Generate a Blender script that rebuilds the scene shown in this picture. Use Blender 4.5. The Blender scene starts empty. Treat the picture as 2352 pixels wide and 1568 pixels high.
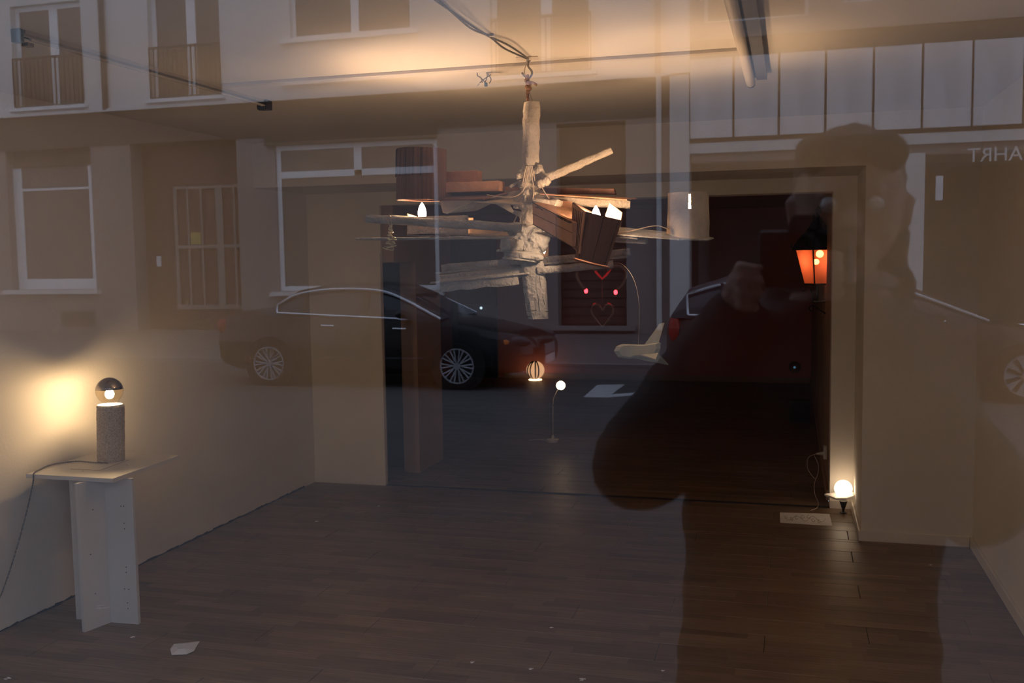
import bpy, bmesh, math, random
from mathutils import Vector, Matrix
random.seed(7)
S = bpy.context.scene
COL = S.collection

# ---------------------------------------------------------------- camera
FPX = 2352*35/36.0
H = 1.65
def cam_axes():
    d = Vector((643, -200, FPX)).normalized()
    L = FPX*FPX/190.5
    dn = Vector((.0148*L, L, FPX)).normalized()
    dn = (dn - dn.dot(d)*d).normalized()
    xx = dn.cross(d)
    if xx.x < 0: xx = -xx
    return xx, d, -dn
AX, AY, AZ = cam_axes()          # world axes expressed in camera (right, down, forward)
cd = bpy.data.cameras.new('camera'); cam = bpy.data.objects.new('camera', cd); COL.objects.link(cam)
S.camera = cam
cd.lens = 35; cd.sensor_width = 36; cd.clip_start = 0.05; cd.clip_end = 200
cd.dof.use_dof = True; cd.dof.focus_distance = 4.3; cd.dof.aperture_fstop = 5.0
right = Vector((AX[0], AY[0], AZ[0])); down = Vector((AX[1], AY[1], AZ[1])); fwd = Vector((AX[2], AY[2], AZ[2]))
R3 = Matrix((right, -down, -fwd)).transposed()
cam.matrix_world = Matrix.Translation((0, 0, H)) @ R3.to_4x4()

# ---------------------------------------------------------------- world, exposure
S.view_settings.view_transform = 'Standard'; S.view_settings.look = 'None'
S.view_settings.gamma = 1; S.view_settings.use_curve_mapping = False
S.view_settings.exposure = 0.09
S.cycles.use_denoising = True
S.cycles.sample_clamp_indirect = 4.0
S.cycles.max_bounces = 10; S.cycles.diffuse_bounces = 5; S.cycles.glossy_bounces = 4
S.cycles.transparent_max_bounces = 16
w = bpy.data.worlds.new('overcast_dusk'); S.world = w; w.use_nodes = True
bg = w.node_tree.nodes['Background']
SKY = 2.3
tc = w.node_tree.nodes.new('ShaderNodeTexCoord'); nz = w.node_tree.nodes.new('ShaderNodeTexNoise')
nz.inputs['Scale'].default_value = 2.5; nz.inputs['Detail'].default_value = 4
rp = w.node_tree.nodes.new('ShaderNodeValToRGB')
rp.color_ramp.elements[0].color = (.58, .70, .98, 1); rp.color_ramp.elements[1].color = (.76, .86, 1.08, 1)
w.node_tree.links.new(tc.outputs['Generated'], nz.inputs['Vector'])
w.node_tree.links.new(nz.outputs['Fac'], rp.inputs['Fac'])
w.node_tree.links.new(rp.outputs['Color'], bg.inputs['Color'])
bg.inputs['Strength'].default_value = SKY

# ---------------------------------------------------------------- measuring helpers
YP = 0.72                                    # plane of the shop window
def ray(px, py):
    r = Vector((px-1176, py-784, FPX))/FPX
    return Vector((r.dot(AX), r.dot(AY), r.dot(AZ)))
def P(px, py, X=None, Y=None, Z=None):       # point seen at a pixel, on the plane X=, Y= or Z=
    r = ray(px, py)
    t = X/r.x if X is not None else Y/r.y if Y is not None else (Z-H)/r.z
    return Vector((0, 0, H)) + t*r
def M(px, py, **k):                          # the same, seen in the window's reflection: a real point in the street
    p = P(px, py, **k)
    return Vector((p.x, 2*YP-p.y, p.z))
def my(yv): return 2*YP-yv

# ---------------------------------------------------------------- materials
def mat(name, color, rough=.6, metal=0, emit=0, ecol=None, noise=None, bump=None, ior=None, trans=0, stretch=None, alpha=1):
    m = bpy.data.materials.new(name); m.use_nodes = True
    nt = m.node_tree; b = nt.nodes['Principled BSDF']
    b.inputs['Base Color'].default_value = (*color, 1)
    b.inputs['Roughness'].default_value = rough; b.inputs['Metallic'].default_value = metal
    if trans: b.inputs['Transmission Weight'].default_value = trans
    if ior: b.inputs['IOR'].default_value = ior
    if alpha < 1: b.inputs['Alpha'].default_value = alpha
    if emit:
        b.inputs['Emission Color'].default_value = (*(ecol or color), 1)
        b.inputs['Emission Strength'].default_value = emit
    vec = None
    if noise or bump:
        t = nt.nodes.new('ShaderNodeTexCoord'); vec = t.outputs['Object']
        if stretch:
            mp = nt.nodes.new('ShaderNodeMapping'); mp.inputs['Scale'].default_value = stretch
            nt.links.new(vec, mp.inputs['Vector']); vec = mp.outputs['Vector']
    if noise:
        sc, amt = noise
        n = nt.nodes.new('ShaderNodeTexNoise'); n.inputs['Scale'].default_value = sc; n.inputs['Detail'].default_value = 5
        nt.links.new(vec, n.inputs['Vector'])
        r = nt.nodes.new('ShaderNodeValToRGB')
        r.color_ramp.elements[0].position = .3; r.color_ramp.elements[1].position = .7
        r.color_ramp.elements[0].color = (*[max(0, c*(1-amt)) for c in color], 1)
        r.color_ramp.elements[1].color = (*[min(1, c*(1+amt)) for c in color], 1)
        nt.links.new(n.outputs['Fac'], r.inputs['Fac']); nt.links.new(r.outputs['Color'], b.inputs['Base Color'])
    if bump:
        sc, st = bump
        n = nt.nodes.new('ShaderNodeTexNoise'); n.inputs['Scale'].default_value = sc; n.inputs['Detail'].default_value = 4
        nt.links.new(vec, n.inputs['Vector'])
        bp = nt.nodes.new('ShaderNodeBump'); bp.inputs['Strength'].default_value = st; bp.inputs['Distance'].default_value = .01
        nt.links.new(n.outputs['Fac'], bp.inputs['Height']); nt.links.new(bp.outputs['Normal'], b.inputs['Normal'])
    return m
def emitter(name, color, strength):
    m = bpy.data.materials.new(name); m.use_nodes = True; nt = m.node_tree; nt.nodes.clear()
    e = nt.nodes.new('ShaderNodeEmission'); e.inputs['Color'].default_value = (*color, 1); e.inputs['Strength'].default_value = strength
    o = nt.nodes.new('ShaderNodeOutputMaterial'); nt.links.new(e.outputs[0], o.inputs[0]); return m
def pane_mat(name, f0, tint=(1, 1, 1), rough=0.0):
    # clear sheet glass: what is not reflected passes straight through; Schlick reflectance
    m = bpy.data.materials.new(name); m.use_nodes = True; nt = m.node_tree; nt.nodes.clear()
    g = nt.nodes.new('ShaderNodeNewGeometry')
    dt = nt.nodes.new('ShaderNodeVectorMath'); dt.operation = 'DOT_PRODUCT'
    nt.links.new(g.outputs['Incoming'], dt.inputs[0]); nt.links.new(g.outputs['Normal'], dt.inputs[1])
    def mth(op, a, b=None):
        n = nt.nodes.new('ShaderNodeMath'); n.operation = op
        for i, v in enumerate((a, b)):
            if v is None: continue
            if isinstance(v, (int, float)): n.inputs[i].default_value = v
            else: nt.links.new(v, n.inputs[i])
        return n.outputs[0]
    c = mth('ABSOLUTE', dt.outputs['Value']); c = mth('SUBTRACT', 1.0, c); c = mth('POWER', c, 5.0)
    c = mth('MULTIPLY', c, 1-f0); c = mth('ADD', c, f0)
    tr = nt.nodes.new('ShaderNodeBsdfTransparent'); tr.inputs['Color'].default_value = (*tint, 1)
    gl = nt.nodes.new('ShaderNodeBsdfGlossy'); gl.inputs['Roughness'].default_value = rough
    mx = nt.nodes.new('ShaderNodeMixShader'); nt.links.new(c, mx.inputs[0])
    nt.links.new(tr.outputs[0], mx.inputs[1]); nt.links.new(gl.outputs[0], mx.inputs[2])
    o = nt.nodes.new('ShaderNodeOutputMaterial'); nt.links.new(mx.outputs[0], o.inputs[0]); return m
def floor_mat(name, tones):
    # three-strip laminate print: each strip a tone of its own, fine grain along it
    m = bpy.data.materials.new(name); m.use_nodes = True; nt = m.node_tree; b = nt.nodes['Principled BSDF']
    g = nt.nodes.new('ShaderNodeNewGeometry'); sp = nt.nodes.new('ShaderNodeSeparateXYZ'); nt.links.new(g.outputs['Position'], sp.inputs[0])
    def mth(op, a, b_=None):
        n = nt.nodes.new('ShaderNodeMath'); n.operation = op
        for i, v in enumerate((a, b_)):
            if v is None: continue
            if isinstance(v, (int, float)): n.inputs[i].default_value = v
            else: nt.links.new(v, n.inputs[i])
        return n.outputs[0]
    row = mth('FLOOR', mth('DIVIDE', sp.outputs['Y'], .065))
    wn = nt.nodes.new('ShaderNodeTexWhiteNoise'); wn.noise_dimensions = '1D'; nt.links.new(row, wn.inputs['W'])
    col = mth('FLOOR', mth('DIVIDE', mth('ADD', sp.outputs['X'], mth('MULTIPLY', wn.outputs['Value'], 3.0)), .43))
    cb = nt.nodes.new('ShaderNodeCombineXYZ'); nt.links.new(row, cb.inputs[0]); nt.links.new(col, cb.inputs[1])
    w2 = nt.nodes.new('ShaderNodeTexWhiteNoise'); w2.noise_dimensions = '3D'; nt.links.new(cb.outputs[0], w2.inputs['Vector'])
    r = nt.nodes.new('ShaderNodeValToRGB')
    r.color_ramp.elements[0].color = (*tones[0], 1); r.color_ramp.elements[1].color = (*tones[-1], 1)
    for i, t in enumerate(tones[1:-1]):
        e = r.color_ramp.elements.new((i+1)/(len(tones)-1)); e.color = (*t, 1)
    nt.links.new(w2.outputs['Value'], r.inputs['Fac'])
    mp = nt.nodes.new('ShaderNodeMapping'); mp.inputs['Scale'].default_value = (3, 60, 1); nt.links.new(g.outputs['Position'], mp.inputs['Vector'])
    n = nt.nodes.new('ShaderNodeTexNoise'); n.inputs['Scale'].default_value = 1.5; n.inputs['Detail'].default_value = 6
    nt.links.new(mp.outputs[0], n.inputs['Vector'])
    mr = nt.nodes.new('ShaderNodeMapRange'); mr.inputs['From Min'].default_value = .25; mr.inputs['From Max'].default_value = .75
    mr.inputs['To Min'].default_value = .72; mr.inputs['To Max'].default_value = 1.25; nt.links.new(n.outputs['Fac'], mr.inputs['Value'])
    mx = nt.nodes.new('ShaderNodeMix'); mx.data_type = 'RGBA'; mx.blend_type = 'MULTIPLY'; mx.inputs['Factor'].default_value = 1
    nt.links.new(r.outputs['Color'], mx.inputs['A']); nt.links.new(mr.outputs[0], mx.inputs['B'])
    nt.links.new(mx.outputs['Result'], b.inputs['Base Color'])
    b.inputs['Roughness'].default_value = .42; b.inputs['Specular IOR Level'].default_value = .35
    return m

WARM = (1.0, .63, .36)
m_wall = mat('wall_plaster', (.71, .66, .58), .85, noise=(1.3, .06), bump=(60, .12))
m_ceil = mat('ceiling_plaster', (.80, .75, .67), .9, noise=(.8, .05), bump=(40, .08))
m_trim = mat('painted_trim', (.70, .64, .56), .5, noise=(3, .05))
m_floor = floor_mat('laminate_print', [(.135, .092, .060), (.17, .118, .076), (.195, .137, .090), (.222, .158, .106), (.150, .102, .066)])
m_sub = mat('underlay', (.03, .022, .018), .9, noise=(8, .2))
m_backwall = mat('maroon_wall', (.50, .19, .155), .85, noise=(1.2, .12))  # maroon, raised in place of red lamp light left out of the room
m_backside = mat('brown_wall', (.34, .22, .15), .85, noise=(1.2, .1))
m_bluedoor = mat('blue_door_paint', (.022, .052, .085), .4, noise=(2, .15))
m_dark = mat('dark_gap', (.012, .012, .016), .9, noise=(20, .3))
m_plaster = mat('papier_mache', (.56, .50, .43), .9, noise=(14, .22), bump=(70, .9))
m_plaster2 = mat('grey_papier_mache', (.36, .365, .37), .9, noise=(10, .22), bump=(60, .9))
m_crack = mat('crack_black', (.015, .014, .014), .9, noise=(30, .3))
m_card = mat('cardboard', (.50, .27, .17), .8, noise=(20, .12), bump=(120, .25))
m_carddark = mat('dark_cardboard', (.14, .07, .05), .75, noise=(20, .25), bump=(90, .3), stretch=(1, 1, .1))
m_cardin = mat('light_cardboard', (.62, .42, .26), .8, noise=(20, .1))
m_paper = mat('translucent_paper', (.62, .55, .46), .8, noise=(25, .1), bump=(60, .3))
m_cable = mat('clear_cable', (.52, .42, .33), .35, noise=(60, .1))
m_rope = mat('hemp_rope', (.36, .21, .13), .9, noise=(90, .35), bump=(200, .8))
m_metal = mat('zinc_hook', (.35, .33, .30), .35, metal=1, noise=(20, .15))
m_bulb = emitter('lit_bulb', WARM, 480); m_bulb_low = emitter('lit_bulb_naked', WARM, 260); m_bulb_up = emitter('lit_bulb_uplight', WARM, 600); m_bulb_small = emitter('lit_bulb_small', WARM, 14)
m_bulb2 = emitter('lit_bulb_hidden', WARM, 600)
m_core = emitter('bulb_filament_glow', (1.0, .74, .46), 480)
m_globe = emitter('opal_globe_glow', (1, .74, .50), 5.5)
m_lantern_bulb = emitter('lantern_bulb_glow', (1, .58, .34), 38)
m_red = emitter('red_neon', (1, .035, .05), 7)
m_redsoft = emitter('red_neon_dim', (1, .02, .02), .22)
m_ball = emitter('paper_ball_glow', (1, .52, .26), .75)
m_glassbulb = pane_mat('bulb_glass', .06, (1, .93, .80))
m_mirror = mat('mirror_crown', (.55, .50, .46), .12, metal=1, noise=(3, .05))
m_fuzz = mat('felt', (.52, .45, .37), 1.0, noise=(160, .3), bump=(120, 1.0))
m_white = mat('white_melamine', (.62, .60, .57), .45, noise=(2, .03))
m_whiteglow = mat('white_ceramic', (.8, .76, .7), .3, noise=(5, .03))
m_cord = mat('twisted_cord', (.16, .15, .14), .8, noise=(200, .6))
m_sheet = mat('paper_sheet', (.78, .77, .78), .8, noise=(8, .06))
m_pencil = mat('pencil_line', (.16, .13, .12), .8, noise=(30, .2))
m_black = mat('black_paint', (.012, .011, .011), .5, noise=(10, .3))
m_lamphousing = mat('batten_housing', (.42, .40, .38), .4, noise=(6, .1))
m_tube = mat('clear_tube', (.5, .47, .44), .1, noise=(10, .05))
m_pane = pane_mat('shop_window_glass', .068, (.985, .985, .98))
def amber_mat():
    m = pane_mat('amber_lantern_glass', .06, (1, .56, .40), .15); nt = m.node_tree
    out = [n for n in nt.nodes if n.type == 'OUTPUT_MATERIAL'][0]; src = out.inputs[0].links[0].from_socket
    t = nt.nodes.new('ShaderNodeBsdfTranslucent'); t.inputs['Color'].default_value = (.75, .34, .20, 1)
    mx = nt.nodes.new('ShaderNodeMixShader'); mx.inputs[0].default_value = .45
    nt.links.new(src, mx.inputs[1]); nt.links.new(t.outputs[0], mx.inputs[2]); nt.links.new(mx.outputs[0], out.inputs[0]); return m
m_amber = amber_mat()
# street
m_render_up = mat('pale_render', (.72, .70, .68), .9, noise=(.6, .05), bump=(20, .2))
m_render_dn = mat('brown_grey_render', (.30, .255, .235), .9, noise=(.7, .08))
m_fascia = mat('dark_fascia', (.085, .072, .062), .8, noise=(.8, .1))
m_frame = mat('white_window_frame', (.85, .87, .88), .4, noise=(4, .03))
m_dglass = mat('dark_window_glass', (.13, .11, .10), .08, noise=(2, .2))
m_blind = mat('pleated_blind', (.10, .07, .045), .8, noise=(4, .1))
m_railm = mat('railing_iron', (.03, .026, .025), .6, noise=(8, .2))
m_panel = mat('stained_panel', (.76, .74, .74), .8, noise=(1.5, .14), stretch=(3, 3, .4))
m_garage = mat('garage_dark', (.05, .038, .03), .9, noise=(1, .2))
m_sign = mat('sign_letters', (.75, .72, .70), .5, noise=(9, .05))
m_door = mat('red_brown_door', (.13, .06, .042), .6, noise=(3, .15))
m_road = mat('asphalt', (.085, .08, .082), .85, noise=(.9, .15), bump=(80, .4))
m_pave = mat('paving', (.16, .145, .14), .85, noise=(1.5, .15), bump=(50, .3))
m_line = mat('road_paint', (.52, .52, .55), .7, noise=(6, .15))
m_carblack = mat('black_car_paint', (.012, .011, .014), .18, noise=(2, .1))
m_cargrey = mat('dark_wine_car_paint', (.045, .022, .026), .2, noise=(2, .1))
m_carglass = mat('car_glass', (.05, .055, .065), .05, noise=(2, .1))
m_chrome = mat('chrome', (.8, .82, .88), .18, metal=1, noise=(5, .03))
m_alloy = mat('alloy_wheel', (.42, .42, .45), .35, metal=.4, noise=(5, .1))
m_tyre = mat('tyre', (.012, .012, .012), .9, noise=(20, .2))
m_orange = mat('indicator', (.75, .20, .03), .3, noise=(9, .1))
m_tail = mat('tail_lamp', (.45, .03, .02), .25, noise=(9, .1))
m_coat = mat('dark_coat', (.020, .017, .017), .85, noise=(9, .3), bump=(25, .4))
m_skin = mat('skin', (.30, .17, .12), .55, noise=(12, .08))
m_hair = mat('dark_hair', (.03, .02, .014), .6, noise=(40, .4), bump=(90, .8))
m_shoe = mat('shoe_leather', (.02, .015, .012), .4, noise=(12, .2))

# ---------------------------------------------------------------- object helpers
W = {}
def tag(o, label=None, cat=None, group=None, kind=None):
    if label: o['label'] = label
    if cat: o['category'] = cat
    if group: o['group'] = group
    if kind: o['kind'] = kind
    return o
def thing(name, loc, label, cat, group=None):
    o = bpy.data.objects.new(name, None); COL.objects.link(o); o.location = loc; o.empty_display_size = .05
    W[o] = Vector(loc); return tag(o, label, cat, group)
def link(name, me, mt, parent=None, origin=(0, 0, 0), smooth=False):
    o = bpy.data.objects.new(name, me); COL.objects.link(o)
    if mt and not me.materials: me.materials.append(mt)
    o.location = Vector(origin) - (W[parent] if parent else Vector())
    if parent: o.parent = parent
    W[o] = Vector(origin)
    if smooth:
        for p in me.polygons: p.use_smooth = True
    return o
class G:
    """collects shapes in world coordinates, then links them as one mesh object"""
    def __init__(s): s.v = []; s.f = []
    def add(s, v, f):
        n = len(s.v); s.v += [Vector(p) for p in v]; s.f += [tuple(i+n for i in q) for q in f]; return s
    def box(s, a, b):
        (x0, y0, z0), (x1, y1, z1) = [[min(a[i], b[i]) for i in range(3)], [max(a[i], b[i]) for i in range(3)]]
        return s.add([(x0,y0,z0),(x1,y0,z0),(x1,y1,z0),(x0,y1,z0),(x0,y0,z1),(x1,y0,z1),(x1,y1,z1),(x0,y1,z1)],
                     [(0,3,2,1),(4,5,6,7),(0,1,5,4),(1,2,6,5),(2,3,7,6),(3,0,4,7)])
    def loft(s, secs, caps=True):
        n = len(secs[0]); v = [p for sc in secs for p in sc]; f = []
        for i in range(len(secs)-1):
            for j in range(n):
                k = (j+1) % n; f.append((i*n+j, i*n+k, (i+1)*n+k, (i+1)*n+j))
        if caps: f.append(tuple(range(n))[::-1]); f.append(tuple((len(secs)-1)*n+j for j in range(n)))
        return s.add(v, f)
    def tube(s, pts, r, n=8, r1=None):
        pts = [Vector(p) for p in pts]; secs = []; up = None
        for i, p in enumerate(pts):
            t = (pts[min(i+1, len(pts)-1)] - pts[max(i-1, 0)]).normalized()
            if up is None:
                up = t.cross(Vector((0, 0, 1)))
                if up.length < .1: up = t.cross(Vector((0, 1, 0)))
            up = (up - up.dot(t)*t).normalized(); q = t.cross(up)
            rr = r if r1 is None else r + (r1-r)*i/(len(pts)-1)
            if isinstance(r, (list, tuple)): rr = r[i]
            secs.append([p + rr*(math.cos(2*math.pi*j/n)*up + math.sin(2*math.pi*j/n)*q) for j in range(n)])
        return s.loft(secs)
    def lathe(s, c, prof, n=24, axis=(0, 0, 1)):
        """prof: list of (r, h) along axis from c"""
        ax = Vector(axis).normalized(); u = ax.cross(Vector((0, 0, 1)))
        if u.length < .1: u = Vector((1, 0, 0))
        u.normalize(); q = ax.cross(u); c = Vector(c)
        return s.loft([[c + h*ax + max(r, 1e-4)*(math.cos(2*math.pi*j/n)*u + math.sin(2*math.pi*j/n)*q) for j in range(n)] for r, h in prof])
    def ball(s, c, r, n=20, m=12, sc=(1, 1, 1)):
        c = Vector(c); secs = []
        for i in range(m+1):
            a = -math.pi/2 + math.pi*i/m
            rr = max(math.cos(a), 1e-3)
            secs.append([c + Vector((sc[0]*r*rr*math.cos(2*math.pi*j/n), sc[1]*r*rr*math.sin(2*math.pi*j/n), sc[2]*r*math.sin(a))) for j in range(n)])
        return s.loft(secs)
    def slab(s, pts, t):
        """polygon (world points) given thickness vector t"""
        t = Vector(t); n = len(pts); p = [Vector(q) for q in pts]
        return s.add(p + [q+t for q in p], [tuple(range(n))[::-1], tuple(range(n, 2*n))] + [(i, (i+1) % n, n+(i+1) % n, n+i) for i in range(n)])
    def plate(s, pts, th=.004):
        p = [Vector(q) for q in pts]; nrm = (p[1]-p[0]).cross(p[-1]-p[0]).normalized()
        return s.slab(p, nrm*th)
    def build(s, name, mt, parent=None, smooth=False, origin=None, bevel=0, angle=40):
        c = origin or sum(s.v, Vector())/len(s.v); c = Vector(c)
        me = bpy.data.meshes.new(name); me.from_pydata([p-c for p in s.v], [], s.f)
        bm = bmesh.new(); bm.from_mesh(me); bmesh.ops.recalc_face_normals(bm, faces=bm.faces); bm.to_mesh(me); bm.free()
        o = link(name, me, mt, parent, c, smooth)
        if smooth and angle < 180:
            try: me.set_sharp_from_angle(angle=math.radians(angle))
            except Exception: pass
        if bevel:
            b = o.modifiers.new('bevel', 'BEVEL'); b.width = bevel; b.segments = 2; b.limit_method = 'ANGLE'
        return o
def struct(name, g, mt, **k):
    o = g.build(name, mt, **k); o['kind'] = 'structure'; return o
def curve_pts(ctrl, n=10):
    """Catmull-Rom through control points"""
    c = [Vector(p) for p in ctrl]; c = [2*c[0]-c[1]] + c + [2*c[-1]-c[-2]]; out = []
    for i in range(1, len(c)-2):
        for k in range(n):
            t = k/n; a, b, d, e = c[i-1], c[i], c[i+1], c[i+2]
            out.append(.5*((2*b)+(-a+d)*t+(2*a-5*b+4*d-e)*t*t+(-a+3*b-3*d+e)*t*t*t))
    out.append(c[-2]); return out
def rough(a, b, wd, ht, jit=.0022, taper=1.0, seg=9, rot=0):
    """an uneven hand-made beam from a to b (rounded rectangle section)"""
    a = Vector(a); b = Vector(b); t = (b-a).normalized(); u = t.cross(Vector((0, 0, 1)))
    if u.length < .15: u = Vector((1, 0, 0))
    u.normalize(); v = u.cross(t)
    if rot: u, v = u*math.cos(rot)+v*math.sin(rot), v*math.cos(rot)-u*math.sin(rot)
    wd *= 1.22; ht *= 1.22
    base = [(1, .6), (.75, 1), (-.75, 1), (-1, .6), (-1, -.6), (-.75, -1), (.75, -1), (1, -.6)]
    g = G(); secs = []
    for i in range(seg+1):
        k = i/seg; sc = 1+(taper-1)*k
        if i in (0, seg): sc *= .9
        c = a+(b-a)*k + Vector([random.uniform(-jit, jit)*.6 for _ in range(3)])
        secs.append([c + u*(x*wd/2*sc+random.uniform(-jit, jit)) + v*(y*ht/2*sc+random.uniform(-jit, jit)) for x, y in base])
    g.loft(secs); return g
def capsule(g, a, b, ra, rb, n=14):
    a = Vector(a); b = Vector(b); t = (b-a); L = t.length or 1e-4; t = t/L
    prof = []
    for i in range(5): an = math.pi/2*(1-i/4); prof.append((ra*math.cos(an), -ra*math.sin(an)))
    for i in range(5): an = math.pi/2*i/4; prof.append((rb*math.cos(an), L+rb*math.sin(an)))
    g.lathe(a, prof, n, axis=t)
def remesh(o, vox, smooth=0):
    m = o.modifiers.new('remesh', 'REMESH'); m.mode = 'VOXEL'; m.voxel_size = vox; m.use_smooth_shade = True
    if smooth:
        s = o.modifiers.new('smooth', 'SMOOTH'); s.iterations = smooth; s.factor = .5
    return o

# ================================================================= ROOM SHELL
XL, XR, YB, YPI, ZC, ZB, ZL = -3.44, .986, 6.70, 5.955, 2.43, 2.14, 2.045
YF = .62                                     # outer side of the front wall
struct('wall_left', G().box((XL-.2, YF, -.05), (XL, YB+.2, ZC)), m_wall)
struct('wall_right', G().box((XR, YF, -.05), (XR+.2, YPI+.8, ZC)), m_wall)
struct('wall_back', G().box((XL, YB, -.05), (-2.862, YB+.03, ZC)).box((.25, YB, -.05), (XR, YB+.2, ZC)).box((-2.862, YB, ZL), (.25, YB+.2, ZC)), m_wall)
struct('wall_pier', G().box((.395, YPI, -.05), (XR, YB, ZB)), m_wall)
struct('ceiling_beam', G().box((XL, YPI, ZB), (XR, YB, ZC)), m_wall)
struct('ceiling', G().box((XL-.2, YF, ZC), (XR+.2, YB+.2, ZC+.25)), m_ceil)
# front wall with the shop window's opening; the house above it
def holed(g, x0, x1, z0, z1, holes, ya, yb):
    xs = sorted({x0, x1, *[min(max(h[i], x0), x1) for h in holes for i in (0, 1)]}); zs = sorted({z0, z1, *[min(max(h[i], z0), z1) for h in holes for i in (2, 3)]})
    for i in range(len(xs)-1):
        run = None
        for j in range(len(zs)-1):
            cx, cz = (xs[i]+xs[i+1])/2, (zs[j]+zs[j+1])/2
            solid = not any(h[0] < cx < h[1] and h[2] < cz < h[3] for h in holes)
            if solid and run is None: run = zs[j]
            if not solid and run is not None: g.box((xs[i], ya, run), (xs[i+1], yb, zs[j])); run = None
        if run is not None: g.box((xs[i], ya, run), (xs[i+1], yb, zs[-1]))
    return g
WX0, WX1, WZ0, WZ1 = -3.2, .80, .42, 2.36
struct('wall_front', holed(G(), -12, 9, -.08, 12, [(WX0, WX1, WZ0, WZ1)], .62, .84), m_render_up)
win = struct('window_1', G().box((WX0, .69, WZ0), (WX0+.06, .76, WZ1)).box((WX1-.06, .69, WZ0), (WX1, .76, WZ1)).box((WX0+.06, .69, WZ0), (WX1-.06, .76, WZ0+.06)).box((WX0+.06, .69, WZ1-.06), (WX1-.06, .76, WZ1)), m_frame)
G().box((WX0+.06, .717, WZ0+.06), (WX1-.06, .723, WZ1-.06)).build('glass_pane', m_pane, win)
# floor: base slab and laminate boards (each a part)
fl = struct('floor', G().box((XL, .84, -.06), (XR, YB, -.0075)), m_sub, origin=(0, 0, 0))
def boards(parent, x0, x1, y0, y1):
    W_, L_ = .195, 1.29; cache = {}; r = 0
    y = y0
    while y < y1-.01:
        ye = min(y+W_, y1); x = x0 - [0, .43, .86][(r*2) % 3] - .1
        while x < x1-.005:
            a, b_ = max(x, x0), min(x+L_, x1)
            if b_-a > .02:
                k = (round(b_-a, 3), round(ye-y, 3))
                if k not in cache:
                    lx, ly = b_-a, ye-y; e = .0011; c = .0022
                    g = G(); x2, y2 = lx-e, ly-e
                    lo = [(e, e, -.0075), (x2, e, -.0075), (x2, y2, -.0075), (e, y2, -.0075)]
                    mi = [(p[0], p[1], -.0012) for p in lo]
                    hi = [(e+c, e+c, 0), (x2-c, e+c, 0), (x2-c, y2-c, 0), (e+c, y2-c, 0)]
                    g.loft([lo, mi, hi]); me = bpy.data.meshes.new('plank'); me.from_pydata(g.v, [], g.f); cache[k] = me
                    me.materials.append(m_floor)
                link('plank', cache[k], None, parent, (a, y, 0))
            x += L_
        y += W_; r += 1
boards(fl, XL, XR, .84, YPI); boards(fl, XL, .395, YPI, 6.69)
# back room
fb = struct('floor_back', G().box((-5.6, 6.69, -.06), (.25, 13.3, -.0075)), m_sub, origin=(0, 0, 0))
boards(fb, -2.9, .25, 6.715, 9.25)
G().box((-5.6, 9.25, -.0075), (.25, 13.3, 0)).build('laminate_sheet', m_floor, fb)
G().box((-5.6, 6.9, -.0075), (-2.9, 9.25, 0)).build('laminate_sheet', m_floor, fb)
struct('trim_1', G().box((-2.862, 6.685, -.002), (.25, 6.718, .0045)), m_dark)     # threshold rail
struct('wall_niche', G().box((-5.8, 6.9, 0), (-5.6, 7.0, 2.3)).box((-5.6, 6.74, 0), (-3.6, 6.9, 2.3)), m_backwall)
struct('wall_far', G().box((-5.8, 13.25, 0), (.45, 13.45, 2.3)), m_backwall)
struct('wall_back_right', G().box((.25, 6.9, 0), (.45, 13.25, 2.3)), m_backside)
struct('wall_back_left', G().box((-5.8, 6.9, 0), (-5.6, 13.25, 2.3)), m_backwall)
struct('ceiling_back', G().box((-5.8, 6.9, 2.25), (.45, 13.45, 2.4)), m_backwall)
# pier and lintel of the small side doorway just behind the opening
struct('wall_side', G().box((-2.905, 7.16, 0), (-2.775, 7.70, 2.25)).box((-2.905, 6.73, 1.635), (-2.775, 7.16, 2.25)), m_backside)
# the narrow door standing in the doorway
d1 = struct('door_1', G().box((-3.60, 7.30, .0), (-2.92, 7.34, 1.63)), mat('black_green_door', (.014, .018, .017), .5, noise=(2, .2)))
G().box((-2.955, YB-.012, 0), (-2.864, YB, 1.70)).build('door_casing', m_wall, d1)
G().box((-2.99, 7.255, .78), (-2.965, 7.30, .93)).build('door_handle', m_black, d1)
d2 = struct('door_2', G().box((-4.58, 13.19, 0), (-3.93, 13.25, 2.0)), m_bluedoor)
c2 = P(1105, 707, Y=13.18); G().ball(c2, .018).build('light_dot', emitter('daylight_spot', (.7, .9, 1), 1.0), d2)  # small emissive ball painting a dot of light on the door
G().box((-4.5, 13.175, .15), (-4.0, 13.19, .9)).build('door_panel', m_bluedoor, d2, bevel=.01)
G().box((-4.5, 13.175, 1.02), (-4.0, 13.19, 1.86)).build('door_panel', m_bluedoor, d2, bevel=.01)
struct('baseboard_back', G().box((-3.85, 13.235, 0), (.25, 13.25, .07)), m_backside)
struct('baseboard_back_right', G().box((.235, 6.9, 0), (.25, 13.235, .07)), m_backside)
# baseboards
struct('baseboard_right', G().box((XR-.014, .84, 0), (XR, YPI-.014, .062)), m_trim, bevel=.004)
struct('baseboard_pier', G().box((.395-.014, YPI-.014, 0), (XR-.014, YPI, .062)).box((.395-.014, YPI, 0), (.395, YB-.01, .062)), m_trim, bevel=.004)
struct('baseboard_opening', G().box((.25, YB-.012, 0), (.381, YB, .05)), m_trim)
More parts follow.
